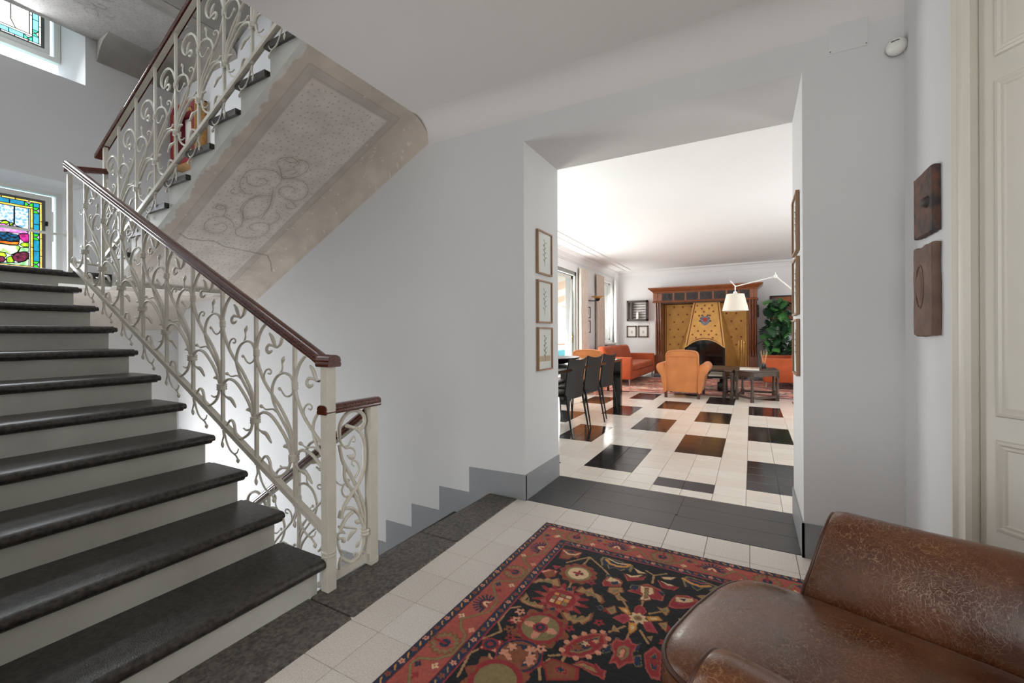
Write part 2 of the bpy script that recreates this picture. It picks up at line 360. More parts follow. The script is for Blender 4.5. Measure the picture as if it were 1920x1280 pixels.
# stairwell window wall with two splayed openings
def embr(b, z0, z1, y0=.65, y1=1.755, s=.125, d=.27):
    yi0, yi1, zi0, zi1 = y0+s, y1-s, z0+.04, z1-.08; x0, x1 = XW, XW-d
    b.quad((x0, y0, z0), (x1, yi0, zi0), (x1, yi0, zi1), (x0, y0, z1)); b.quad((x0, y1, z0), (x1, yi1, zi0), (x1, yi1, zi1), (x0, y1, z1))
    b.quad((x0, y0, z0), (x1, yi0, zi0), (x1, yi1, zi0), (x0, y1, z0)); b.quad((x0, y0, z1), (x1, yi0, zi1), (x1, yi1, zi1), (x0, y1, z1))
b = MB()
for y0, y1 in ((.03, .65), (1.755, YW+.1)): b.box(XW-.45, XW, y0, y1, -1.9, 5.2)
for z0, z1 in ((-1.9, 1.64), (2.6, 3.62), (4.45, 5.2)): b.box(XW-.45, XW, .65, 1.755, z0, z1)
struct('wall_stair_window', b, m_wall, 'stairwell end wall with two stained glass windows')
b = MB(); embr(b, 1.64, 2.6); struct('trim_4', b, m_white, 'white splayed reveal of the lower stained glass window', 'reveal', norm=False)
b = MB(); embr(b, 3.62, 4.45); struct('trim_5', b, m_white, 'white splayed reveal of the upper stained glass window', 'reveal', norm=False)
struct('ceiling_stairwell', MB().box(-6.4, 1.6, .03, YW+.1, 5.75, 5.9), m_ceil, 'ceiling high over the stairwell', 'ceiling')
struct('wall_stair_upper', MB().box(-1.2, -1.05, .03, YW, 3.16, 5.9), m_wall, 'upper wall closing the stairwell')
# skirtings
b = MB().box(XL-.003, XL+.008, YW-.008, YB, 0, .168)
struct('baseboard_jamb_left', b, m_grey, 'grey painted skirting on the left door jamb', 'skirting')
struct('baseboard_jamb_right', MB().box(XR-.008, XR+.003, YW-.008, YB, 0, .168), m_grey, 'grey painted skirting on the right door jamb', 'skirting')
struct('baseboard_right', MB().box(XR-.008, XC, YW-.008, YW, 0, .168), m_grey, 'grey painted skirting right of the doorway', 'skirting')
# stepped grey band following the descending stairs
poly = [(XL+.008, -.02), (XL+.008, .168), (-1.757, .16)]
x, z = -1.757, .16
for k in range(6):
    z -= .18; poly.append((x, z)); x -= .2685; poly.append((x, z))
poly += [(x, -1.6), (-2.9, -1.3)]
struct('baseboard_stairs', MB().prism(poly, 'y', YW-.004, YW+.01), m_grey, 'grey stepped skirting following the descending stairs', 'skirting')

# ------------------------------------------------------------------ stairs
GO, RI = .293, .1452
def nosing(x, zt, L, th=.046, sgn=1):       # section of a stone tread in x,z; rounded nose at x, body running to x - sgn*L
    r = th/2; p = [(x-sgn*L, zt-th), (x-sgn*L, zt)]
    p += [(x-sgn*(r-r*math.sin(a)), zt-r+r*math.cos(a)) for a in [i*math.pi/8 for i in range(9)]]
    return p
def X1(k): return -1.578-GO*(k-1)
fa = thing('stair_flight', 'rising stair flight with dark stone treads and cream risers, nearest on the left', 'stairs', (-1.6, .7, 0))
for k in range(1, 12):
    b = MB(); r = .02
    L = GO+.035 if k < 11 else .32
    b.prism(nosing(X1(k), RI*k, L), 'y', .19, 1.225)
    # softened free end
    b.prism([(p[0]+(-.012 if p[0] > X1(k)-.05 else 0), RI*k-.023+(p[1]-RI*k+.023)*.7) for p in nosing(X1(k), RI*k, L)], 'y', 1.225, 1.245)
    b.build('tread', m_stone2 if k < 8 else m_stone, fa, smooth=40)
    xa = X1(k)-.032; zb = RI*(k-1)
    s0 = lambda x_: -.16+(-1.578-x_)*RI/GO
    q = [(xa, RI*k-.046), (xa, max(zb, 0)), (xa, max(s0(xa), 0) if k > 1 else 0), (xa-GO, max(s0(xa-GO), 0)), (xa-GO, RI*k-.046)]
    if k == 11: q = [(xa, RI*k-.046), (xa, zb-.02), (xa-.1, zb-.02), (xa-.1, RI*k-.046)]
    qq = [q[0]]
    for p in q[1:]:
        if (abs(p[0]-qq[-1][0])+abs(p[1]-qq[-1][1])) > 1e-4: qq.append(p)
    MB().prism(qq, 'y', .19, 1.205).build('riser', m_riser, fa)
# half landing
la = thing('stair_landing', 'half landing slab in front of the lower stained glass window', 'landing', (-5.1, 1.3, 1.4))
b = MB().box(XW, X1(11)-.3, .19, YW, 1.5, RI*11-.046)
b.build('slab', m_wall, la)
MB().box(XW, X1(11)-.3, .19, YW, RI*11-.046, RI*11).build('paving', m_stone, la)
MB().box(X1(11)-.3, X1(11)-.032, 1.205, YW, RI*11-.1, RI*11-.046).build('beam', m_riser, la)
MB().box(X1(11)-.3, X1(11), 1.247, YW, RI*11-.046, RI*11).build('edge_stone', m_stone, la, bevel=.012)
# painted cove under the landing, along the window wall
m_paint = VC('painted_plaster', .85, .25, 90, var=.1, vs_=7)
prf = [(XW+.002, 1.165), (XW+.03, 1.2), (XW+.09, 1.3), (XW+.2, 1.41), (XW+.4, 1.48), (XW+1.0, 1.499)]
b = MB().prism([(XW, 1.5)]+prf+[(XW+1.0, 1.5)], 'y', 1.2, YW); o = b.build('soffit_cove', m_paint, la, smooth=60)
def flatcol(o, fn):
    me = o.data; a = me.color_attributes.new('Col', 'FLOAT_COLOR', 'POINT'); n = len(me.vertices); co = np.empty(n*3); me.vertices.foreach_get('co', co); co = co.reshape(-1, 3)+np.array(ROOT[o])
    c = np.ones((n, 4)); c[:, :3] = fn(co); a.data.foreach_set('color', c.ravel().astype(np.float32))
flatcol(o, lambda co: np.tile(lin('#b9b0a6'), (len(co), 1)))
# return flight above the descending one
ZS = lambda x_: 2.65+.495*(x_+2.185)
fb = thing('stair_flight', 'return flight overhead with painted plaster soffit and dark tread ends', 'stairs', (-4.475, 2.0, 1.597))
for k in range(1, 10):
    xk, zk = -4.475+.2925*(k-1), 1.595+.1455*k
    b = MB(); b.prism(nosing(xk, zk, .3, .038, -1), 'y', 1.485, YW); b.build('tread', m_stone, fb, smooth=40)
    xa = xk+.03; xb = xa+.2925
    if k == 9: xb = XE+.01
    MB().prism([(xa, zk-.038), (xa, ZS(xa)), (xb, ZS(xb)), (xb, zk-.038)], 'y', 1.505, YW).build('riser', m_riser, fb)
MB().prism([(-4.505, 1.5), (-4.44, 1.5), (-4.44, 1.69), (-4.505, 1.69)], 'y', 1.505, YW).build('riser', m_riser, fb)
SCR=[[(-3096,1982),(-3012,1973),(-2933,1911),(-2886,1857),(-2840,1861),(-2810,1905),(-2814,1957),(-2835,1988),(-2874,1970)],[(-2802,1965),(-2797,2019),(-2828,2065),(-2887,2071),(-2947,2043),(-2992,1982)],[(-2990,1969),(-2961,1885),(-2979,1802),(-3030,1742),(-3132,1746),(-3192,1784),(-3222,1831),(-3214,1879)],[(-3080,1761),(-3126,1792),(-3137,1845),(-3115,1885),(-3075,1903),(-3047,1864),(-3068,1835)],[(-2996,1973),(-2965,2056),(-2971,2132),(-3024,2201),(-3101,2224),(-3163,2180),(-3152,2063),(-3107,2012),(-3056,2035),(-3051,2102),(-3085,2120)],[(-3123,1976),(-3203,2021),(-3310,2059),(-3430,2074)],[(-3217,1798),(-3257,1780),(-3248,1745),(-3219,1740),(-3219,1759)],[(-3179,2000),(-3205,1938),(-3274,1893),(-3372,1900),(-3472,1962)],[(-3175,2151),(-3208,2223),(-3245,2223),(-3253,2178),(-3222,2145)],[(-3390,1771),(-3397,1734),(-3429,1736),(-3431,1772),(-3404,1798)],[(-2843,1884),(-2849,1931),(-2822,1969)],[(-2929,1951),(-2893,1994),(-2910,2023),(-2946,1996)],[(-3545,1984),(-3612,1976),(-3665,2018),(-3671,2102),(-3622,2184),(-3535,2203),(-3473,2157),(-3473,2095),(-3515,2039),(-3562,2060),(-3576,2115)],[(-3580,1946),(-3531,1907),(-3490,1825),(-3532,1765),(-3608,1750),(-3676,1789),(-3690,1843),(-3660,1901),(-3595,1904),(-3562,1850),(-3592,1824)],[(-3545,1984),(-3454,1946),(-3377,1885),(-3282,1880),(-3195,1928)],[(-3489,1966),(-3395,2048),(-3291,2051),(-3157,1994)],[(-3480,2169),(-3405,2193),(-3347,2176),(-3323,2126)],[(-3490,1825),(-3412,1796),(-3384,1747),(-3419,1731)]]
CRACK=[(-3764,1650),(-3803,1722),(-3793,1822),(-3780,1900),(-3819,1996),(-3829,2122),(-3837,2268),(-3844,2379),(-3905,2448),(-3973,2499)]

def seg_dist(PX, PY, pts):
    d = np.full(PX.shape, 9.)
    for (ax, ay), (bx, by) in zip(pts[:-1], pts[1:]):
        dx, dy = bx-ax, by-ay; L2 = dx*dx+dy*dy+1e-12
        t = np.clip(((PX-ax)*dx+(PY-ay)*dy)/L2, 0, 1); d = np.minimum(d, np.hypot(PX-ax-t*dx, PY-ay-t*dy))
    return d
def vnoise(X, Y, s, seed):
    rs = np.random.RandomState(seed); T = rs.rand(64, 64); x, y = X*s, Y*s; i, j = np.floor(x).astype(int), np.floor(y).astype(int); u, v = x-i, y-j
    u = u*u*(3-2*u); v = v*v*(3-2*v); g = lambda a, b_: T[a % 64, b_ % 64]
    return (g(i, j)*(1-u)+g(i+1, j)*u)*(1-v)+(g(i, j+1)*(1-u)+g(i+1, j+1)*u)*v
def painted_soffit(name, parent, x0, x1, y0, y1, zf, ycove, drop, nx, ny, panel, scrolls, crack, grey=1.0, rag=True):
    xs = np.linspace(x0, x1, nx); ys = np.linspace(y0, y1, ny); X, Y = np.meshgrid(xs, ys)
    c = np.clip((Y-ycove)/(y1-ycove), 0, 1); Z = zf(X)-drop*(1-np.sqrt(np.clip(1-c*c, 0, 1)))-.002
    co = np.stack([X, Y, Z], -1).reshape(-1, 3)-np.array(ROOT[parent])
    idx = np.arange(nx*ny).reshape(ny, nx); f = np.stack([idx[:-1, :-1], idx[1:, :-1], idx[1:, 1:], idx[:-1, 1:]], -1).reshape(-1, 4)
    me = bpy.data.meshes.new(name); me.vertices.add(nx*ny); me.vertices.foreach_set('co', co.ravel()); me.loops.add(f.size); me.polygons.add(len(f))
    me.polygons.foreach_set('loop_start', np.arange(0, f.size, 4)); me.loops.foreach_set('vertex_index', f.ravel()); me.update(); me.validate()
    me.polygons.foreach_set('use_smooth', [True]*len(f))
    base = np.array(lin('#d3cbc5')); warm = np.array(lin('#cbbfb2')); edge = np.array(lin('#bfb4a8')); white = np.array(lin('#cfd0ca')); line = np.array(lin('#8f8478')); dot = np.array(lin('#736a62')); band = np.array(lin('#bbb2aa'))
    n1 = vnoise(X, Y, 4, 1)*.6+vnoise(X, Y, 17, 2)*.4; fine = vnoise(X, Y, 45, 3)
    A = base[None, None]*(1-n1[..., None]*.5)+warm[None, None]*n1[..., None]*.5
    px0, px1, py0, py1 = panel
    out = (X > px1) | (X < px0) | (Y < py0) | (Y > py1)
    A[out] = (edge[None]*.5+warm[None]*.5)*(0.92+.16*n1[out][:, None])
    wv = vnoise(X, Y, 9, 6)
    bd = (~out) & ((X > px1-.055) | (Y < py0+.055) | (Y > py1-.055)); A[bd] = band*(0.93+.16*n1[bd][:, None])
    for e in (0, .055, .062):
        for dd in (np.abs(X-(px1-e))*(1) + 9*((Y < py0+e) | (Y > py1-e)), np.abs(Y-(py0+e))+9*(X > px1-e), np.abs(Y-(py1-e))+9*(X > px1-e)):
            k = np.clip(1-dd/.0045, 0, 1)[..., None]*.55; A = A*(1-k)+line*k
    ins = (X < px1-.08) & (Y > py0+.08) & (Y < py1-.08)
    rs = np.random.RandomState(5)
    gx = np.arange(x0, px1-.08, .042)
    for a, gx_ in enumerate(gx):
        for gy_ in np.arange(py0+.09+(.021 if a % 2 else 0), py1-.08, .042):
            qx, qy = gx_+rs.uniform(-.013, .013), gy_+rs.uniform(-.013, .013)
            i0, i1 = np.searchsorted(xs, [qx-.008, qx+.008]); j0, j1 = np.searchsorted(ys, [qy-.008, qy+.008])
            dd = np.hypot(X[j0:j1, i0:i1]-qx, Y[j0:j1, i0:i1]-qy); k = np.clip(1.5-dd/.0045, 0, 1)[..., None]*.65
            A[j0:j1, i0:i1] = A[j0:j1, i0:i1]*(1-k)+dot*k
    for s in scrolls:
        pts = [(p[0], p[1]) for p in cr([(a/1000, b_/1000) for a, b_ in s], 6)]
        mnx, mxx = min(p[0] for p in pts)-.02, max(p[0] for p in pts)+.02; mny, mxy = min(p[1] for p in pts)-.02, max(p[1] for p in pts)+.02
        i0, i1 = np.searchsorted(xs, [mnx, mxx]); j0, j1 = np.searchsorted(ys, [mny, mxy])
        if i1 <= i0 or j1 <= j0: continue
        dd = seg_dist(X[j0:j1, i0:i1], Y[j0:j1, i0:i1], pts); k = np.clip(1.3-dd/.0055, 0, 1)[..., None]*.6; A[j0:j1, i0:i1] = A[j0:j1, i0:i1]*(1-k)+line*k
        k = np.clip(1-np.abs(dd-.016)/.006, 0, 1)[..., None]*.22; A[j0:j1, i0:i1] = A[j0:j1, i0:i1]*(1-k)+line*k
    if crack:
        dd = seg_dist(X+.008*(fine-.5), Y, [(a/1000, b_/1000) for a, b_ in crack]); k = np.clip(1.2-dd/.007, 0, 1)[..., None]*.8; A = A*(1-k)+np.array(lin('#8d8378'))*k
    for _ in range(130):      # flakes of lost paint
        qx, qy = rs.uniform(x0, x1), (rs.uniform(y0, y1) if rs.rand() < .5 else rs.uniform(py1, y1)); r = rs.uniform(.003, .009)
        i0, i1 = np.searchsorted(xs, [qx-r, qx+r]); j0, j1 = np.searchsorted(ys, [qy-r, qy+r]); A[j0:j1, i0:i1] = A[j0:j1, i0:i1]*.3+np.array(lin('#d8d4cd'))*.7
    if rag:
        e = y0+.012+.05*(vnoise(X*1.0, Y*0, 5, 8)-.2)+.03*(vnoise(X, Y, 26, 9)-.5)+.02*(fine-.5); A[Y < e] = white
        lum = np.abs(Y-e) < .006; A[lum] = A[lum]*.6+np.array(lin('#e0dbd2'))*.4
    A *= grey  # dims the whole paint; puts shade into the upper soffit
    a = me.color_attributes.new('Col', 'FLOAT_COLOR', 'POINT'); cc = np.ones((nx*ny, 4), np.float32); cc[:, :3] = np.clip(A.reshape(-1, 3), 0, 1); a.data.foreach_set('color', cc.ravel())
    me.materials.append(m_paint); o = bpy.data.objects.new(name, me); COL.objects.link(o); o.parent = parent; ROOT[o] = ROOT[parent]; return o
painted_soffit('soffit', fb, -4.56, XE+.004, 1.503, YW, ZS, 2.34, .15, 520, 230, (-9, -2.193, 1.606, 2.332), SCR, CRACK)
# descending flight below
fc = thing('stair_flight', 'descending flight behind the railing beside the grey stepped skirting', 'stairs', (-1.6, 2.0, -1.5))
for k in range(1, 9):
    xk, zk = -1.6-.2685*(k-1), -.18*k
    MB().prism(nosing(xk-.2685+.02, zk, .3, sgn=-1) if False else nosing(xk+.0, zk, .29), 'y', 1.49, YW).build('tread', m_stone, fc, smooth=40)
    MB().prism([(xk-.02, zk+.18-.046), (xk-.02, zk-.0), (xk+.02, zk), (xk+.02, zk+.18-.046)], 'y', 1.5, YW).build('riser', m_riser, fc)
MB().prism([(-1.58, -.2), (-1.58, -.4), (-3.9, -1.85), (-3.9, -1.65)], 'y', 1.49, YW).build('string', m_wall, fc)
struct('floor_lower', MB().box(-6.3, -1.0, .19, YW, -1.95, -1.85), m_stone, 'dark floor at the foot of the descending stairs', 'floor')
struct('wall_under_hall', MB().box(-1.58, -1.4, .19, YW, -1.9, -.17), m_wall, 'wall under the hall floor edge')
# underside of the next landing, top left, its shade put into the grey
lb2 = thing('stair_landing', 'grey painted underside of the upper landing above the stairs, darkened for shade', 'landing', (-5.1, 1.4, 4.1))
MB().box(XW, -4.62, .19, YW, 4.115, 4.4).build('slab', m_wall, lb2)
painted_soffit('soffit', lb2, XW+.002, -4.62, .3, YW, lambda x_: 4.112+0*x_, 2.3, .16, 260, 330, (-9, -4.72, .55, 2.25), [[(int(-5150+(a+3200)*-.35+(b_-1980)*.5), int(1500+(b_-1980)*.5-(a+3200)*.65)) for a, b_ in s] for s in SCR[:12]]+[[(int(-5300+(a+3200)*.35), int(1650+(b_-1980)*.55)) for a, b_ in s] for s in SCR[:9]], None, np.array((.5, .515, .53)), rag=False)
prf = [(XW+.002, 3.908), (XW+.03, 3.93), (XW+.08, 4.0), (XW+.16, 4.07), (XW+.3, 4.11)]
o = MB().prism([(XW, 4.115)]+prf+[(XW+.3, 4.115)], 'y', 1.838, YW).build('soffit_cove', m_paint, lb2, smooth=60); flatcol(o, lambda co: np.tile(np.array(lin('#b9b0a6'))*np.array((.58, .6, .61)), (len(co), 1)))  # cove colour darkened to hold its shade
b = MB().prism([(-4.62, 4.115), (-4.62, 4.4), (-1.2, 6.05), (-1.2, 5.77)], 'y', 1.49, YW); o = b.build('upper_flight_soffit', m_paint, lb2); flatcol(o, lambda co: np.tile(np.array(lin('#b9b0a6'))*np.array((.58, .6, .61)), (len(co), 1)))  # flight soffit colour dimmed for shade like the landing
RM={'arch':[(1,487),(5,507),(14,530),(34,569),(69,604),(107,620),(147,614),(184,593),(202,564),(201,533),(184,509),(160,499)],'leaf1':[(177,504),(160,499),(142,518),(127,546),(103,567)],'hook':[(177,504),(160,499),(130,506),(100,509),(84,495),(88,478),(106,474),(130,484)],'stem':[(1,451),(11,427),(27,393),(63,336),(118,282),(172,234),(224,177),(257,129),(275,72),(284,18),(285,-2)],'curl':[(71,327),(63,346),(62,365),(76,387),(100,395),(118,386),(111,372),(94,374)],'smallarch':[(278,8),(271,57),(246,110),(202,161),(157,209),(130,254),(125,287),(130,316),(150,350),(181,372),(218,381),(255,373),(278,351),(284,328)],'tendril':[(169,365),(192,382),(205,403),(204,427),(217,459)],'uphook':[(-11,475),(-11,457),(-20,435),(-46,420),(-72,421),(-94,438),(-109,453),(-120,446)],'lowarch':[(1,136),(9,154),(22,172),(50,185),(86,184),(125,169),(171,135),(216,93),(246,55),(267,7)],'lowleaf':[(1,126),(17,101),(45,89),(74,85),(97,66),(118,44)],'upleaf':[(-30,146),(-40,174),(-62,188),(-91,184)],'tend2':[(160,195),(130,207),(78,201),(50,210),(26,217)],'ucurve':[(-22,151),(-32,132),(-44,98),(-70,66),(-116,42),(-154,42),(-181,64),(-192,101),(-208,120),(-232,119),(-260,91)],'ucleaf':[(-56,92),(-85,85),(-111,92)],'below':[(7,-83),(20,-111),(37,-147),(68,-181),(111,-197),(130,-213),(138,-235)],'belowhook':[(99,-194),(127,-183),(139,-162)],'stub':[(-1,-80),(5,-113),(-9,-144),(-3,-175)]}
EP={'arch':[(1316,644),(1317,685),(1338,726),(1377,749),(1421,745),(1456,717),(1460,683),(1435,658),(1399,670),(1355,688)],'inner':[(1313,641),(1334,603),(1363,596),(1381,620),(1398,631),(1403,608),(1389,608)],'hk':[(1346,589),(1385,580),(1402,555),(1389,537),(1359,552)],'s1':[(1315,607),(1333,534),(1376,460),(1419,375),(1451,293),(1457,232),(1455,175)],'s2':[(1447,475),(1420,418),(1375,375),(1332,334),(1315,285)],'s3':[(1399,670),(1434,630),(1450,576),(1450,504),(1443,462)],'s4':[(1342,511),(1345,454),(1384,387),(1419,318),(1446,244)],'cl':[(1402,438),(1424,467),(1416,505),(1393,522),(1383,510),(1398,492)],'a2':[(1311,287),(1328,315),(1375,309),(1419,268),(1450,199)],'a3':[(1311,239),(1340,276),(1379,293)],'lf':[(1311,249),(1357,228),(1409,200),(1378,188),(1357,165)],'lf2':[(1455,168),(1437,218),(1401,239)],'lf3':[(1450,170),(1427,136),(1404,117)],'u':[(1455,168),(1450,119),(1427,78),(1386,61),(1343,84),(1323,104),(1314,81),(1318,38)],'c2':[(1418,68),(1404,92),(1393,86),(1404,71)],'lf4':[(1307,193),(1327,191),(1346,166)],'col':[(1457,174)],'tnd':[(1419,340),(1375,365),(1345,371),(1328,404),(1345,423),(1362,407)]}

# ------------------------------------------------------------------ wrought iron railings
YR1, YR2 = 1.25, 1.486
SL = .4925; DX = .2955
def scroll_meshes(mirror, clip=None):
    sg = -1 if mirror else 1
    def pts(k, n=4):
        q = [(p[0]/1000, p[1]/1000) for p in cr(RM[k], n)]
        if clip:
            runs = [[]]
            for p in q:
                if p[0] < clip: runs[-1].append(p)
                elif runs[-1]: runs.append([])
            q = max(runs, key=len)
        return [(sg*x, 0, z) for x, z in q]
    Y = (0, 1, 0); out = []
    def emit(mb, nm):
        me = mb.mesh(nm); me.materials.append(m_iron); me.polygons.foreach_set('use_smooth', [True]*len(me.polygons)); out.append((me, nm))
    for k, r, e0, e1 in (('arch', .0072, .02, .15), ('stem', .0068, .02, .02), ('smallarch', .0062, .02, .02), ('lowarch', .007, .02, .02), ('ucurve', .0063, .02, .1)):
        p = pts(k); n = len(p)
        rr = [.004+(r-.004)*min(1, (i/(n-1))/e0, (1-i/(n-1))/e1) for i in range(n)]
        emit(MB(True).tube(p, rr, 7, Y, 1.15), 'scroll')
    for k, r in (('curl', .0055), ('tendril', .005), ('uphook', .0055), ('tend2', .005), ('below', .006), ('stub', .0055), ('belowhook', .0045), ('ucleaf', .0055)):
        p = pts(k); n = len(p); rr = [r*(1-.3*i/(n-1)) for i in range(n)]
        if k in ('tendril', 'uphook', 'below', 'tend2', 'stub'): rr[-5:] = [.0045, .0085, .0095, .007, .002]
        emit(MB(True).tube(p, rr, 6, Y, .85), 'tendril')
    for k, w0, wm in (('leaf1', .0055, .012), ('hook', .0055, .010), ('lowleaf', .0055, .0115), ('upleaf', .0045, .0105)):
        p = pts(k, 5); n = len(p)
        rr = [w0+(wm-w0)*math.sin(math.pi*min(1, max(0, (i/(n-1)-.3)/.7))) for i in range(n)]; rr[-1] = .002
        emit(MB(True).tube(p, rr, 6, Y, .6), 'leaf')
    for z0, xo, w_ in ((.470, 0, .015), (.143, -.010*sg, .025)):
        emit(MB(True).lathe([(.001, -.016), (w_*.9, -.016), (w_, -.012), (w_*.84, -.006), (w_, 0), (w_*.84, .006), (w_, .012), (w_*.9, .016), (.001, .016)], (xo, 0, z0), 12), 'collar')
    return out
SM = {False: scroll_meshes(False), True: scroll_meshes(True)}; SMC = {False: scroll_meshes(False, .203), True: scroll_meshes(True, .225)}
HP = [(-.026, .0), (-.03, .008), (-.029, .016), (-.026, .02), (-.029, .027), (-.024, .04), (-.012, .047), (.012, .047), (.024, .04), (.029, .027), (.026, .02), (.029, .016), (.03, .008), (.026, 0)]
def railing(name, label, y, bars, zr, zh, x_lo, x_hi, mirror, newels, base, rd=0, nw=.022):
    r = thing(name, label, 'railing', base)
    me = None
    for x in bars:
        bx = MB().box(x-.0075, x+.0075, y-.0075, y+.0075, zr(x)-.075, zh(x)+.004); bx.build('baluster', m_iron, r)
        for me, nm in (SMC if x == bars[0] and abs(x-newels[0][0]) < .3 else SM)[mirror]: inst(me, nm, (x, y, zr(x)), r)
    MB().prism([(x_lo, zr(x_lo)-.063-rd), (x_lo, zr(x_lo)-.035-rd), (x_hi, zr(x_hi)-.035-rd), (x_hi, zr(x_hi)-.063-rd)], 'y', y-.014, y+.014).build('bottom_rail', m_iron, r)
    MB().prism([(x_lo, zh(x_lo)-.004), (x_lo, zh(x_lo)+.003), (x_hi, zh(x_hi)+.003), (x_hi, zh(x_hi)-.004)], 'y', y-.016, y+.016).build('top_bar', m_iron, r)
    for x, z0, z1 in newels:
        k_ = nw if z0 < 1 else .014; MB().box(x-k_, x+k_, y-k_, y+k_, z0, z1).build('newel', m_iron, r, bevel=.002)
    return r
zr1 = lambda x: .397+SL*(-1.8165-x); zh1 = lambda x: 1.062+.487*(-1.8165-x)
bars1 = [-1.8165-DX*i for i in range(9)]
r1 = railing('stair_railing', 'cream scrolled iron railing up the rising flight with mahogany handrail', YR1, bars1, zr1, zh1, -4.42, -1.60, False, [(-1.592, .0, .965), (-4.47, 1.58, 2.31)], (-1.592, YR1, 0))
pth = [(-4.5, YR1, zh1(-4.5)), (-3, YR1, zh1(-3)), (-1.66, YR1, zh1(-1.66)), (-1.625, YR1, .968), (-1.555, YR1, .966)]
MB().sweep(pth, HP).build('handrail', m_hand, r1, smooth=40)
MB().sweep([(-1.632, YR1, .962), (-1.625, YR1, .962), (-1.56, YR1, .962), (-1.55, YR1, .962)], [(x_*1.14, z_*1.05) for x_, z_ in HP]).build('rail_cap', m_hand, r1, smooth=40)
for z in (.155, .17): MB().lathe([(.001, -.005), (.027, -.005), (.029, 0), (.027, .005), (.001, .005)], (-1.592, YR1, z), 12).build('newel_collar', m_iron, r1, smooth=40)
r4 = thing('stair_railing', 'short scrolled iron panel between two posts with low mahogany cap', 'railing', (-1.6, 1.37, 0))
b = MB()
b.box(-1.61, -1.59, YR1+.02, 1.475, .03, .06); b.build('bottom_rail', m_iron, r4)
MB().box(-1.622, -1.578, 1.474, 1.518, .006, .762).build('newel', m_iron, r4, bevel=.002)
MB().sweep([(-1.6, 1.222, .758), (-1.6, 1.535, .758)], [(a*1.02, c*.85) for a, c in HP]).build('handrail', m_hand, r4, smooth=40)
b = MB()
for k, v in EP.items():
    if k == 'col': continue
    p = [(-1.6+(.006 if k in ('s2', 'a3', 's3') else -.004), q[0]/1000, q[1]/1000) for q in cr(v, 5)]; n = len(p)
    thin = k in ('inner', 'hk', 'cl', 'lf', 'lf2', 'lf3', 'lf4', 'c2', 'tnd')
    b.tube(p, [(.0055 if thin else .0085)*(1-.5*(i/(n-1)) if thin else 1) for i in range(n)], 7, (1, 0, 0), 1.15)
    if k in ('lf', 'lf2', 'lf3', 'lf4', 'hk'): b.tube(p[n//2:], [.004+.009*math.sin(math.pi*i/max(1, n-n//2-1)) for i in range(n-n//2)], 6, (1, 0, 0), .5)
b.build('scroll', m_iron, r4, smooth=60)
MB().lathe([(.001, -.014), (.02, -.014), (.023, -.007), (.019, 0), (.023, .007), (.02, .014), (.001, .014)], (-1.6, 1.455, .17), 12).build('collar', m_iron, r4, smooth=40)
MB().tube([(-1.6, 1.5, .012), (-1.6, 1.5, .03)], .03, 10).build('foot', m_iron, r4)
# return flight railing (rises to the right), with post and short landing rail
zr2 = lambda x: 2.082+.4785*(x+3.939); zh2 = lambda x: 2.955+.478*(x+3.847)
bars2 = [-4.31+DX*i for i in range(9)]
r2 = railing('stair_railing', 'scrolled iron railing on the return flight overhead, dark handrail', YR2, bars2, zr2, zh2, -4.53, -1.9, True, [(-4.56, 1.58, 2.62)], (-4.56, YR2, 1.6))
MB().sweep([(-4.69, YR2, zh2(-4.69)), (-3, YR2, zh2(-3)), (-1.85, YR2, zh2(-1.85))], HP).build('handrail', m_hand, r2, smooth=40)
r5 = thing('landing_rail', 'short mahogany rail joining the two flights at the landing', 'railing', (-4.5, 1.37, 1.6))
MB().sweep([(-4.5, YR1-.01, 2.335), (-4.55, YR2, 2.4)], HP).build('handrail', m_hand, r5, smooth=40)
MB().tube([(-4.47, YR1+.02, 1.66), (-4.55, YR2-.02, 1.66)], .008, 6).build('bottom_rail', m_iron, r5)
# descending flight railing
zr0 = lambda x: .10+.66*(x+1.6); zh0 = lambda x: .715+.66*(x+1.6)
bars0 = [-1.86-.27*i for i in range(5)]
r3 = railing('stair_railing', 'scrolled iron railing going down beside the descending flight', YR2, bars0, zr0, zh0, -3.1, -1.62, True, [(-3.12, -1.3, -.3)], (-1.7, YR2, -1.0))
MB().sweep([(-3.15, YR2, zh0(-3.15)), (-2.2, YR2, zh0(-2.2)), (-1.62, YR2, zh0(-1.62))], HP).build('handrail', m_hand, r3, smooth=40)
# ------------------------------------------------------------------ stained glass windows
GL = dict(pink=tinted('pink_glass', '#f4c6e0', col2='#e29ccc'), leafg=tinted('leaf_green_glass', '#d6e46a', col2='#b5cf3c'), teal=tinted('teal_glass', '#2f8fa8', col2='#0e3f52', vs_=60),
          magenta=tinted('magenta_glass', '#d86ab2', col2='#b83a8a'), orange=tinted('orange_glass', '#eeb05c', col2='#d98f3a'), stripe=tinted('pale_streaky_glass', '#eef3dc', col2='#b9d38a', vs_=14),
          paleg=tinted('pale_green_glass', '#d3e6c6', col2='#a8cfa0'), rose=tinted('rose_glass', '#a8607c', col2='#7a2f52', vs_=35), sky=tinted('cloudy_glass', '#e8eaf0', col2='#9fbfdc', vs_=45),
          blue=tinted('turquoise_glass', '#3fb4c4', col2='#2f9fb4', vs_=12), yel=tinted('amber_glass', '#ffe39a', col2='#f5cf6e'), green=tinted('bright_green_glass', '#6fe05a'), lil=tinted('lilac_glass', '#cfc6f2'),
          palew=tinted('overexposed_white_glass', '#fbf4ea'), cyan=tinted('pale_cyan_glass', '#b9ecf4'), green2=tinted('mint_glass', '#8fe6c8'))  # pale panes hold the upper window's overexposure in their colour
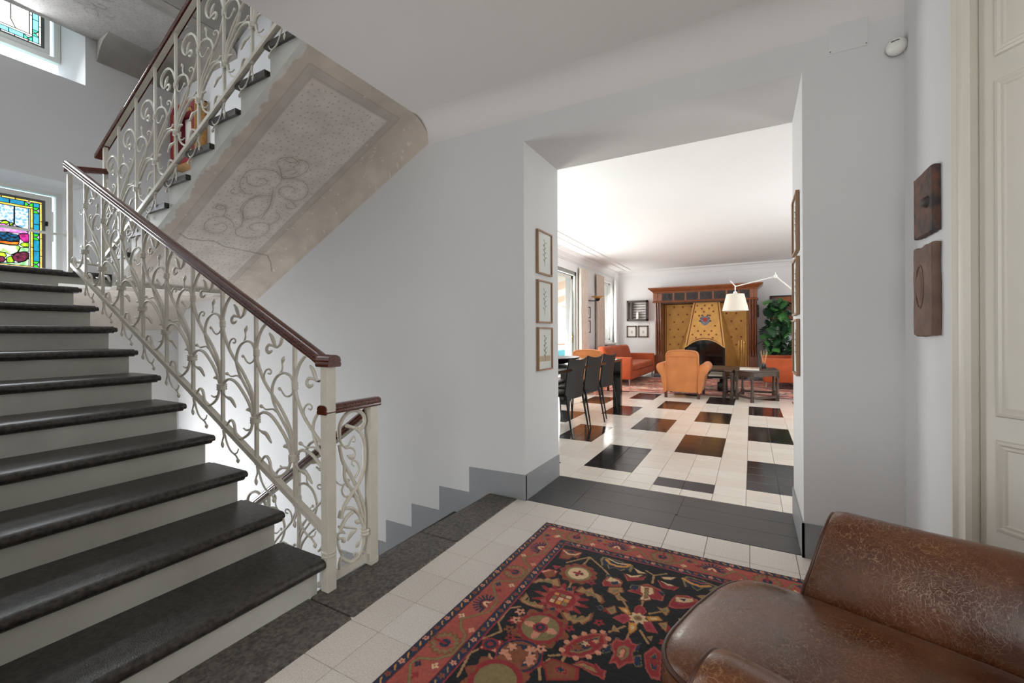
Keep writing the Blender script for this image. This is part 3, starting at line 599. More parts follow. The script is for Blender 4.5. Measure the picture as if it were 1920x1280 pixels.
SCENE = [('pink',[(1205,2100),(1205,2146),(1261,2159),(1301,2142),(1336,2149),(1377,2136),(1419,2106),(1419,2097),(1365,2086),(1324,2082),(1278,2085),(1205,2074)]),('leafg',[(1233,2157),(1261,2185),(1281,2187),(1295,2175),(1281,2155),(1261,2160),(1233,2150)]),('leafg',[(1295,2166),(1313,2179),(1324,2164),(1318,2144),(1298,2146)]),('teal',[(1204,2066),(1283,2078),(1324,2073),(1350,2070),(1362,2031),(1360,2010),(1301,1999),(1204,1998)]),('magenta',[(1355,2075),(1383,2088),(1423,2091),(1423,2012),(1389,2007),(1366,2033)]),('orange',[(1204,1995),(1301,1996),(1361,2007),(1353,1974),(1295,1968),(1204,1974)]),('leafg',[(1360,1978),(1383,2001),(1423,2006),(1423,1967),(1383,1962)]),('stripe',[(1204,1968),(1300,1962),(1356,1970),(1366,1950),(1350,1908),(1306,1872),(1271,1886),(1204,1892)]),('paleg',[(1368,1953),(1423,1961),(1423,1919),(1383,1915),(1347,1900),(1309,1866),(1353,1906)]),('rose',[(1312,1854),(1341,1896),(1383,1911),(1423,1910),(1423,1866),(1394,1829),(1353,1808),(1323,1825)]),('leafg',[(1204,1888),(1266,1885),(1280,1862),(1271,1845),(1204,1851)]),('leafg',[(1278,1843),(1309,1864),(1323,1821),(1329,1807),(1300,1798),(1278,1801)]),('rose',[(1204,1847),(1260,1848),(1275,1822),(1260,1799),(1204,1790)]),('paleg',[(1275,1796),(1353,1803),(1397,1826),(1423,1859),(1423,1790),(1204,1785)]),('sky',[(1205,2338),(1327,2338),(1325,2165),(1295,2145),(1296,2180),(1278,2193),(1261,2191),(1205,2155)]),('sky',[(1331,2338),(1423,2338),(1423,2110),(1377,2143),(1336,2156),(1330,2166)])]
XG = -6.12
def stained(name, label, y0, y1, z0, z1, pal, scene, out_y, out_z, fz0, fz1):
    r = thing(name, label, 'window', (XG, (y0+y1)/2, z0), kind='structure')
    pieces = []
    A, B_, C_ = .018, .043, .020
    def rect(col, a, b, c, d): pieces.append((col, [(a, c), (b, c), (b, d), (a, d)]))
    for s in range(4):            # outer amber strips
        pass
    def run(lo, hi, step):
        n = max(1, round((hi-lo)/step)); return [(lo+(hi-lo)*i/n, lo+(hi-lo)*(i+1)/n) for i in range(n)]
    for a, b_ in run(y0, y1, .085): rect('yel', a, b_, z1-A, z1); rect('yel', a, b_, z0, z0+A)
    for a, b_ in run(z0+A, z1-A, .17): rect('yel', y0, y0+A, a, b_); rect('yel', y1-A, y1, a, b_)
    yi0, yi1, zi0, zi1 = y0+A, y1-A, z0+A, z1-A
    def star(a, b_, c, d, horiz):
        m = ((a+b_)/2, (c+d)/2)
        if horiz: pieces.extend([('lil', [(a, d), (b_, d), m]), ('green', [(a, d), m, (a+(b_-a)*.35, c), (a, c)]), ('green', [(b_, d), m, (b_-(b_-a)*.35, c), (b_, c)]), ('lil', [(a+(b_-a)*.35, c), m, (b_-(b_-a)*.35, c)])])
        else: pieces.extend([('lil', [(b_, c), (b_, d), m]), ('green', [(b_, d), m, (a, d-(d-c)*.35), (a, d)]), ('green', [(b_, c), m, (a, c+(d-c)*.35), (a, c)]), ('lil', [(a, c+(d-c)*.35), m, (a, d-(d-c)*.35)])])
    for (yy0, yy1) in ((yi0, yi0+B_), (yi1-B_, yi1)):
        z = zi1
        for kind, L in (('c', B_), ('s', .058), ('b', .105), ('b', .095), ('s', .06), ('b', .108), ('b', .1), ('s', .06), ('b', .1)):
            zz = max(z-L, zi0)
            if z-zz < .02: break
            if kind == 's': star(yy0, yy1, zz, z, False)
            else: rect('blue', yy0, yy1, zz, z)
            z = zz
        if z-zi0 > .02: rect('blue', yy0, yy1, zi0, z)
    for (zz0, zz1) in ((zi1-B_, zi1), (zi0, zi0+B_)):
        a, c = yi0+B_, yi1-B_
        star(c-.058, c, zz0, zz1, True); star(a, a+.058, zz0, zz1, True)
        for p, q in run(a+.058, c-.058, .095): rect('blue', p, q, zz0, zz1)
    yj0, yj1, zj0, zj1 = yi0+B_, yi1-B_, zi0+B_, zi1-B_
    for a, b_ in run(yj0, yj1, .22): rect('yel', a, b_, zj1-C_, zj1); rect('yel', a, b_, zj0, zj0+C_)
    for a, b_ in run(zj0+C_, zj1-C_, .17): rect('yel', yj0, yj0+C_, a, b_); rect('yel', yj1-C_, yj1, a, b_)
    pieces += scene(yj0+C_, yj1-C_, zj0+C_, zj1-C_)
    came = MB()
    for k, (col, poly) in enumerate(pieces):
        cy = sum(p[0] for p in poly)/len(poly); cz = sum(p[1] for p in poly)/len(poly)
        pp = [(cy+(p[0]-cy)*.985, cz+(p[1]-cz)*.985) for p in poly]
        MB().prism(pp, 'x', XG-.003, XG+.0).build('pane', GL[pal.get(col, col)], r)
        q = [(XG-.0015, p[0], p[1]) for p in poly]
        for u, v in zip(q, q[1:]+q[:1]):
            if abs(u[1]-v[1])+abs(u[2]-v[2]) > .004: came.tube([u, v], .0036, 4)
    tag(came.build('lead_came', m_lead, r), kind='stuff')
    # dark steel casement, white sash and outer frame
    def ring(a, b_, c, d, wd, x0, x1, nm, mat, bev=.003):
        o = MB(); o.box(x0, x1, a-wd, b_+wd, d, d+wd).box(x0, x1, a-wd, b_+wd, c-wd, c).box(x0, x1, a-wd, a, c, d).box(x0, x1, b_, b_+wd, c, d)
        return o.build(nm, mat, r)
    ring(y0, y1, z0, z1, .018, XG-.015, XG+.012, 'casement', M('dark_steel', '#5c5d5e', .5), 0)
    ring(y0-.018, y1+.018, z0-.018, z1+.018, out_y-.018-.035, XG-.02, XG+.02, 'sash', m_winframe)
    w2 = .045
    ring(y0-out_y+.01, y1+out_y-.01, z0-out_z+.02, z1+out_z-.02, w2, XG-.03, XG+.035, 'frame', m_winframe)
    MB().rbox(XG+.01, XG+.03, y1+.018, y1+.034, (z0+z1)/2+.13, (z0+z1)/2+.175, .003).build('hinge', m_darkmetal, r)
    MB().rbox(XG+.03, XG+.042, y1+.062, y1+.07, (z0+z1)/2-.02, (z0+z1)/2+.28, .003).build('bolt', m_winframe, r)
    return r
def basket(a, b_, c, d):
    out = []
    ax = (a+b_)/2
    for col, pts in SCENE:
        p = [(max(ax, min(b_, q[0]/1000)), q[1]/1000) for q in pts]
        p = [(q[0], c if q[1] < 1.795 and col == 'paleg' else q[1]) for q in p]
        out.append((col, p)); out.append((col, [(2*ax-q[0], q[1]) for q in p][::-1]))
    return out
w1 = stained('window_1', 'stained glass window with flower basket at the half landing', .892, 1.513, 1.70, 2.42, {}, basket, .1, .1, 1.6, 2.6)
def overexposed(a, b_, c, d):  # panes whitened to carry the glare of the sky behind
    m = (a+b_)/2; return [('palew', [(a, c), (m-.1, c), (m-.1, d), (a, d)]), ('palew', [(m-.1, c), (b_-.09, c), (b_-.12, c+.07), (b_-.12, d), (m-.1, d)]), ('palew', [(b_-.09, c), (b_, c), (b_, d), (b_-.12, d), (b_-.12, c+.07)])]
w2 = stained('window_2', 'upper stained glass window with panes paled by overexposure above the stairs', .892, 1.513, 3.955, 4.68, {'blue': 'cyan', 'yel': 'palew', 'lil': 'palew', 'green': 'green2', 'sky': 'palew'}, overexposed, .09, .09, 3.6, 4.4)
tag(MB().tube([(-5.95, .7, 2.1), (-5.95, 1.706, 2.1)], .013, 10).build('window_bar', m_winframe, None, smooth=40), 'white safety bar across the lower stained glass window', 'bar')
# ------------------------------------------------------------------ cream door in the hall corner
dr = thing('door_1', 'cream panelled door in the hall corner', 'door', (XC, 2.022, 0), kind='structure')
fr = MB()
fp = [(.0, -.02), (.0, .012), (.008, .018), (.02, .012), (.035, .016), (.05, .03), (.058, .038), (.07, .03), (.072, -.02)]
n = len(fp)
fr.add([dl(t, q, z) for z in (0, 2.37) for t, q in fp], [tuple(range(n-1, -1, -1)), tuple(range(n, 2*n))]+[(i, (i+1) % n, n+(i+1) % n, n+i) for i in range(n)])
dbox(fr, .0, .95, -.02, .03, 2.3, 2.37); dbox(fr, .88, .95, -.02, .03, 0, 2.3)
fr.build('architrave', m_door, dr, smooth=35)
lf = MB(); dbox(lf, .074, .876, -.03, .0, .01, 2.3); leaf_ = lf.build('leaf', m_door, dr)
def panel(t0, t1, z0, z1):
    b = MB(); e = .026
    ring = lambda i, nn: [dl(t0+i, nn, z0+i), dl(t1-i, nn, z0+i), dl(t1-i, nn, z1-i), dl(t0+i, nn, z1-i)]
    b.loft([ring(-.004, .0), ring(0, .007), ring(.008, .009), ring(.014, .004), ring(.022, .006), ring(e+.006, -.004)], caps=False)
    b.build('moulding', m_door, leaf_); b = MB(); v = ring(e, .0015); b.add(v, [(0, 1, 2, 3)]); b.build('panel', m_door, leaf_)
for z0, z1 in ((1.965, 2.22), (.835, 1.885), (.475, .755), (.12, .4)):
    panel(.118, .45, z0, z1); panel(.5, .83, z0, z1)
hd = MB(); dbox(hd, .80, .83, .0, .012, 1.0, 1.14); hd.tube([dl(.815, .01, 1.07), dl(.815, .05, 1.07), dl(.72, .055, 1.07)], .008, 8); hd.build('handle', M('brass_handle', '#b08a4a', .25, metal=1), leaf_)
# ------------------------------------------------------------------ things on the hall walls
def plaque(name, label, y0, y1, z0, z1, th, mat, tilt, seed, edge):
    rs = random.Random(seed); r = thing(name, label, 'plaque', (XC, (y0+y1)/2, z0))
    n = 9; out = []
    for (ya, za), (yb, zb) in (((y0, z0), (y1, z0)), ((y1, z0), (y1, z1)), ((y1, z1), (y0, z1)), ((y0, z1), (y0, z0))):
        for i in range(n): t = i/n; out.append((ya+(yb-ya)*t+rs.uniform(-edge, edge), za+(zb-za)*t+rs.uniform(-edge, edge)))
    b = MB()
    c = ((y0+y1)/2, (z0+z1)/2)
    sc = lambda p, k: (c[0]+(p[0]-c[0])*k, c[1]+(p[1]-c[1])*k)
    b.loft([[(XC-.002, *sc(p, .985)) for p in out], [(XC-th*.5, *p) for p in out], [(XC-th+.004, *sc(p, .995)) for p in out], [(XC-th, *sc(p, .965)) for p in out]])
    b.build('slab', mat, r, smooth=45); return r
m_pl1 = M('weathered_painted_terracotta', '#6a4636', .7, col2='#2f2a29', vs_=22, bump=.6, bs=50)
m_pl2 = M('brown_clay', '#7b6354', .75, col2='#5f4a3e', vs_=9, bump=.5, bs=60)
p1 = plaque('wall_plaque', 'mottled rusty square plaque with dark knob, hung above the plain one', 2.122, 2.325, 1.468, 1.712, .026, m_pl1, 0, 3, .002)
b = MB(); b.tube([(XC-.024, 2.17, 1.585), (XC-.036, 2.17, 1.585), (XC-.044, 2.17, 1.585)], [.024, .018, .01], 12); b.build('knob', M('dark_clay_knob', '#37312f', .6), p1, smooth=50)
p2 = plaque('wall_plaque', 'tall brown clay plaque with carved oval face, below the mottled one', 2.122, 2.325, 1.083, 1.43, .028, m_pl2, 0, 5, .004)
b = MB()
def oval(u, v): th = 2*math.pi*u; rr = v; return (XC-.0275-.012*math.cos(rr*math.pi/2)**.7 if rr < 1 else XC-.026, 2.245+.032*rr*math.cos(th), 1.275+.066*rr*math.sin(th))
b.grid(oval, 20, 6); b.build('relief', M('carved_clay', '#6b5040', .7, var=.1), p2, smooth=60)
b = MB(); b.tube([(XC-.028, 2.245+.042*math.cos(a), 1.275+.082*math.sin(a)) for a in [i*2*math.pi/24 for i in range(25)]], .004, 6); b.build('rim', m_pl2, p2, smooth=60)
sn = thing('motion_sensor', 'small round white motion sensor in the upper wall corner', 'sensor', (.575, 2.53, 2.37))
b = MB(True); b.lathe([(.03, 0), (.036, .004), (.038, .012), (.034, .026), (.024, .036), (.01, .04), (.001, .041)], n=24)
b.xform(lambda p: Matrix.Rotation(math.radians(-18), 3, 'Z') @ Matrix.Rotation(math.pi/2, 3, 'X') @ Vector(p)); b.build('housing', m_whitepl, sn, smooth=50)
b = MB(True); b.box(-.016, .012, -.0415, -.037, .012, .016); b.xform(lambda p: Matrix.Rotation(math.radians(-18), 3, 'Z') @ Vector(p)); b.build('slot', M('sensor_slot', '#6d6a66', .5), sn)
ap = thing('access_panel', 'flat painted access cover high on the wall right of the doorway', 'panel', (.4, YW, 2.5))
b = MB().box(.328, .478, YW-.004, YW, 2.425, 2.625); b.build('cover', m_wall, ap, bevel=.002)
for x, z in ((.335, 2.435), (.471, 2.435), (.335, 2.616), (.471, 2.616)): MB().tube([(x, YW-.006, z), (x, YW-.003, z)], .003, 8).build('screw', M('screw', '#77736e', .4, metal=.6), ap)
# framed drawings on the door jambs
def jamb_frame(x, sgn, y0, y1, z0, z1, label, group, art, tilt=0):
    r = thing('picture_frame', label, 'picture', (x, (y0+y1)/2, z0), group=group)
    d = .018; wd = .011
    b = MB()
    X0, X1_ = sorted((x+sgn*.002, x+sgn*d))
    b.box(X0, X1_, y0, y1, z1-wd, z1).box(X0, X1_, y0, y1, z0, z0+wd).box(X0, X1_, y0, y0+wd, z0+wd, z1-wd).box(X0, X1_, y1-wd, y1, z0+wd, z1-wd); b.build('frame', m_frame, r)
    xm = x+sgn*.008
    MB().box(*sorted((x+sgn*.002, xm)), y0+wd, y1-wd, z0+wd, z1-wd).build('mount', m_mount, r)
    b = MB(); cy, cz = (y0+y1)/2, (z0+z1)/2; rs = random.Random(art)
    xa = xm+sgn*.0008
    def P_(y, z): return (xa, y, z)
    sh = .62
    b.tube([P_(cy+.004*math.sin(i), cz-(z1-z0)*.3+(z1-z0)*.55*i/6) for i in range(7)], .0012, 4)
    for i in range(9):
        z = cz-(z1-z0)*.2+(z1-z0)*.45*i/8; s = 1 if i % 2 else -1; L = rs.uniform(.025, .05)
        b.tube([P_(cy, z), P_(cy+s*L*.5, z+.02), P_(cy+s*L, z+.018)], [.001, .004, .0006], 4, flat=.2)
    b.build('drawing', m_leafdraw if art != 2 else m_draw, r)
    if art == 3: MB().box(*sorted((xm, xm+sgn*.0006)), y0+.03, y1-.03, cz-.09, cz-.05).build('painted_ground', M('ochre_ground', '#c7ad8d', .8), r)
    MB().box(*sorted((xm+sgn*.003, xm+sgn*.004)), y0+wd, y1-wd, z0+wd, z1-wd).build('glazing', m_glass, r)
    return r
jamb_frame(XL, 1, 2.733, 2.98, 1.525, 1.835, 'oak framed plant drawing, topmost on the left door jamb', 'drawings on the door jambs', 1)
jamb_frame(XL, 1, 2.735, 2.98, 1.178, 1.482, 'oak framed plant drawing, middle one on the left door jamb', 'drawings on the door jambs', 2)
jamb_frame(XL, 1, 2.737, 2.984, .84, 1.148, 'oak framed drawing with ochre ground, lowest on the left door jamb', 'drawings on the door jambs', 3)
jamb_frame(XR, -1, 2.69, 2.95, 1.528, 1.842, 'oak framed picture seen edge on, topmost on the right door jamb', 'drawings on the door jambs', 4)
jamb_frame(XR, -1, 2.69, 2.95, 1.195, 1.5, 'oak framed picture seen edge on, middle one on the right door jamb', 'drawings on the door jambs', 5)
jamb_frame(XR, -1, 2.69, 2.95, .873, 1.172, 'oak framed picture seen edge on, lowest on the right door jamb', 'drawings on the door jambs', 6)
# deep red lined box frame on the stair wall
bf = thing('box_frame', 'gilt box frame with red lining on the wall beside the return flight', 'picture', (-5.42, YW, 3.0))
m_gilt = M('gilt_wood', '#b98a4e', .35, metal=.35, var=.15, vs_=30); m_red = M('crimson_lining', '#7a0f22', .6)
x0, x1, z0, z1, dp = -5.74, -5.2, 2.98, 3.66, .12
o = MB()
for a, b_, c, d in ((x0, x0+.014, z0, z1), (x1-.014, x1, z0, z1), (x0, x1, z0, z0+.014), (x0, x1, z1-.014, z1)): o.box(a, b_, YW-dp, YW-.002, c, d)
o.build('frame', m_gilt, bf)
o = MB()
for a, b_, c, d in ((x0+.014, x0+.1, z0+.014, z1-.014), (x1-.05, x1-.014, z0+.014, z1-.014), (x0+.1, x1-.05, z0+.014, z0+.09), (x0+.1, x1-.05, z1-.1, z1-.014)): o.box(a, b_, YW-dp-.004, YW-.01, c, d)
o.build('lining', m_red, bf)
o = MB()
for a, b_, c, d in ((x0+.1, x0+.112, z0+.09, z1-.1), (x1-.062, x1-.05, z0+.09, z1-.1), (x0+.1, x1-.05, z0+.09, z0+.102), (x0+.1, x1-.05, z1-.112, z1-.1)): o.box(a, b_, YW-dp-.01, YW-dp+.012, c, d)
o.build('inner_bead', m_gilt, bf)
MB().box(x0+.112, x1-.062, YW-.02, YW-.012, z0+.102, z1-.112).build('picture', m_mount, bf)
RUG = [('l','T',9,[(271,362),(346,265)]),('l','T',9,[(353,261),(348,359)]),('l','T',9,[(353,261),(435,327),(475,365)]),('l','T',9,[(232,762),(198,792),(203,884),(239,922),(201,989)]),('l','T',9,[(353,514),(358,563)]),('l','T',9,[(345,906),(354,949)]),('l','T',9,[(585,739),(627,683)]),('l','T',9,[(650,708),(649,746)]),('l','T',9,[(683,681),(721,732)]),('l','T',9,[(222,1168),(200,1066),(215,1041)]),('l','T',9,[(550,484),(610,568)]),('l','T',9,[(655,499),(659,542)]),('l','T',9,[(693,566),(733,529)]),('l','T',9,[(663,346),(657,281),(618,258)]),('l','T',9,[(657,281),(704,241)]),('l','T',9,[(443,950),(487,918)]),('l','T',9,[(489,925),(491,956)]),('l','T',9,[(458,1056),(436,1015),(449,963)]),('l','T',9,[(357,1055),(358,1087)]),('l','T',9,[(262,1041),(279,1063)]),('s','B',353,424,88,12,0.12),('s','R',353,424,78,8,0.35),('c','O',353,424,60),('c','W',353,424,47),('s','R',353,424,26,4,0.6),('c','N',348,441,6),('c','N',368,415,6),('s','R',354,639,118,14,0.45),('s','C',354,639,85,10,0.25),('c','R',354,639,62),('r','G',328,613,10),('r','O',328,639,10),('r','W',328,665,10),('r','O',354,613,10),('r','W',354,639,10),('r','G',354,665,10),('r','W',380,613,10),('r','G',380,639,10),('r','O',380,665,10),('p','N',[(334,718),(352,697),(367,717),(347,733)]),('p','N',[(348,556),(368,532),(380,564),(362,573)]),('p','N',[(499,618),(512,599),(530,617),(517,635)]),('p','T',[(193,587),(216,540),(234,545),(244,518),(270,525),(290,500),(312,536),(329,560),(295,565),(276,555),(247,558),(217,574),(207,593)]),('p','T',[(384,556),(401,508),(422,528),(443,498),(464,531),(499,536),(520,572),(511,594),(484,562),(459,558),(444,572),(431,555),(399,560)]),('p','T',[(203,721),(209,663),(227,684),(222,716),(247,709),(250,730),(271,701),(285,716),(324,712),(322,736),(270,742),(226,737)]),('p','T',[(379,715),(415,707),(423,728),(445,701),(453,723),(468,694),(489,703),(500,650),(508,703),(487,749),(471,738),(455,762),(437,747),(423,759)]),('s','B',355,836,112,8,0.22),('s','R',355,836,92,16,0.12),('c','O',355,836,70),('s','S',355,836,66,4,0.85),('c','R',355,836,28),('c','N',355,836,19),('c','R',355,836,8),('p','S',[(206,972),(232,976),(270,960),(274,993),(286,1024),(252,1025),(214,1035),(216,1003)]),('c','R',238,997,30),('c','N',238,997,22),('c','R',238,997,11),('s','R',352,996,88,8,0.1),('c','N',352,996,76),('c','B',352,996,66),('c','N',352,996,52),('s','B',352,996,46,6,0.4),('s','S',320,1025,20,5,0.4),('s','S',375,954,20,5,0.4),('s','S',393,985,20,5,0.4),('s','S',312,972,20,5,0.4),('s','S',396,1007,20,5,0.4),('s','S',302,1010,20,5,0.4),('p','R',[(474,929),(466,888),(489,819),(531,773),(580,751),(597,800),(578,862),(544,907),(501,925)]),('c','S',469,860,11),('c','S',484,822,11),('c','S',508,790,11),('c','S',534,762,11),('c','S',565,750,11),('c','S',593,776,11),('c','S',597,817,11),('c','S',582,858,11),('c','S',560,891,11),('c','S',525,917,11),('c','S',469,903,11),('p','O',[(491,908),(495,859),(529,801),(565,769),(574,808),(558,861),(525,900)]),('p','N',[(494,900),(502,856),(531,807),(562,777),(568,807),(553,855),(522,893)]),('s','B',512,867,24,6,0.5),('s','R',549,826,28,6,0.5),('s','W',530,836,14,5,0.5),('s','S',557,808,12,5,0.5),('p','N',[(591,853),(599,816),(606,795),(622,829),(598,858)]),('p','N',[(677,773),(700,744),(702,789),(683,799)]),('p','N',[(693,818),(712,800),(726,851),(709,864),(694,845)]),('p','N',[(612,756),(629,756),(630,782)]),('p','R',[(608,798),(614,764),(642,762),(656,732),(673,758),(692,757),(686,810),(702,848),(679,865),(662,900),(646,879),(629,892),(630,840)]),('p','O',[(630,799),(651,775),(674,784),(680,829),(663,866),(637,849)]),('p','S',[(648,798),(664,802),(663,842),(651,854),(645,824)]),('p','R',[(634,555),(646,526),(669,536),(684,561),(666,602),(641,595)]),('p','P',[(572,655),(598,618),(625,603),(644,634),(619,673),(599,664)]),('p','P',[(674,628),(708,610),(743,663),(704,674)]),('p','G',[(572,578),(610,568),(635,598),(624,614),(593,599)]),('p','G',[(681,589),(728,563),(749,582),(698,615)]),('p','G',[(633,650),(665,643),(672,682),(654,724),(641,694)]),('s','W',660,614,36,8,0.3),('c','O',660,614,16),('c','B',660,614,8),('p','R',[(468,441),(476,392),(521,375),(548,395),(550,436),(482,468)]),('p','W',[(474,421),(487,380),(535,389),(552,412),(520,423)]),('p','N',[(499,421),(527,399),(541,425),(511,441)]),('p','T',[(504,465),(557,436),(574,471),(550,484),(547,510),(508,500)]),('p','T',[(544,512),(551,489),(603,527),(565,539)]),('p','N',[(460,373),(489,364),(484,395)]),('p','R',[(581,455),(613,393),(646,362),(701,377),(726,407),(727,458),(691,462),(627,457)]),('p','N',[(585,401),(623,391),(616,436),(587,436)]),('p','N',[(691,395),(723,390),(722,427)]),('p','W',[(618,384),(674,373),(690,421),(666,446),(684,472),(666,493),(640,498),(646,450),(628,430)]),('p','O',[(640,397),(658,388),(671,467),(655,481)]),('p','R',[(749,482),(753,434),(765,390),(810,367),(853,380),(852,426),(816,462),(773,486)]),('p','W',[(763,399),(835,376),(843,397),(806,428),(766,439)]),('p','N',[(780,408),(807,393),(805,418)]),('p','T',[(712,508),(735,506),(749,482),(762,508),(755,549),(734,534)]),('p','T',[(839,352),(883,322),(864,368)]),('p','R',[(530,324),(563,352),(605,326),(627,304),(625,340),(563,380)]),('p','W',[(535,325),(572,330),(616,296),(599,329),(566,348)]),('p','R',[(677,311),(719,335),(771,320),(754,359),(704,363)]),('p','W',[(681,309),(716,317),(761,322),(725,336)]),('p','W',[(557,254),(593,272),(630,281),(592,299)]),('p','W',[(684,280),(751,247),(730,283),(699,293)]),('p','N',[(403,259),(404,225),(480,225),(557,239),(561,301),(534,289),(518,312),(485,297),(462,320),(444,284),(426,310)]),('l','G',15,[(429,245),(456,273),(495,280),(531,265),(539,238)]),('l','W',8,[(437,232),(488,253),(529,243)]),('p','N',[(771,250),(786,214),(850,218),(916,235),(893,288),(862,278),(841,314),(814,291),(791,309)]),('l','G',15,[(776,244),(811,266),(849,272),(884,250)]),('l','C',7,[(795,237),(852,243),(877,237)]),('p','B',[(222,340),(203,242),(303,233),(304,301),(277,294),(268,332)]),('l','W',9,[(215,258),(249,283),(282,274),(297,249)]),('p','N',[(231,249),(274,244),(266,265),(243,269)]),('s','S',246,790,22,5,0.45),('c','K',246,790,5),('s','R',247,848,22,5,0.45),('c','K',247,848,5),('s','B',258,898,22,5,0.45),('c','K',258,898,5),('s','R',285,936,22,5,0.45),('c','K',285,936,5),('s','S',404,934,22,5,0.45),('c','K',404,934,5),('s','R',450,789,22,5,0.45),('c','K',450,789,5),('s','R',537,707,22,5,0.45),('c','K',537,707,5),('s','R',429,466,22,5,0.45),('c','K',429,466,5),('s','S',271,1069,22,5,0.45),('c','K',271,1069,5),('s','R',771,703,22,5,0.45),('c','K',771,703,5),('s','S',256,840,22,5,0.45),('c','K',256,840,5),('s','R',547,619,22,5,0.45),('c','K',547,619,5),('s','R',765,618,22,5,0.45),('c','K',765,618,5),('s','T',816,551,22,5,0.45),('c','K',816,551,5),('p','T',[(532,611),(563,577),(580,617),(563,642)]),('p','T',[(730,608),(764,579),(769,644)]),('p','T',[(795,562),(834,516),(828,564),(803,582)]),('p','T',[(589,732),(588,690),(621,724)]),('p','T',[(710,703),(730,683),(729,719)]),('p','B',[(432,999),(457,955),(501,954),(551,953),(565,1003),(477,1050),(455,1013)]),('p','R',[(475,991),(491,969),(524,979),(527,999),(496,1008)]),('p','N',[(485,989),(499,975),(516,988),(504,1001)]),('p','R',[(524,949),(547,916),(585,919),(592,908),(614,926),(631,924),(636,964),(593,959),(547,948)]),('p','T',[(526,948),(551,927),(589,929),(615,947),(585,949),(551,942)]),('s','B',335,1126,112,10,0.2),('c','R',335,1126,88),('c','O',335,1126,68),('p','R',[(719,792),(743,736),(772,755),(789,881),(763,888),(739,858)]),('p','N',[(739,801),(754,765),(771,811),(769,849),(755,849)]),('s','R',757,811,20,5,0.5),('p','B',[(221,1129),(256,1099),(260,1137),(245,1141)]),('p','S',[(224,508),(192,489),(222,450),(268,448),(266,499)]),('p','B',[(210,494),(244,446),(273,496),(241,527)]),('p','R',[(221,412),(265,404),(250,443)])]
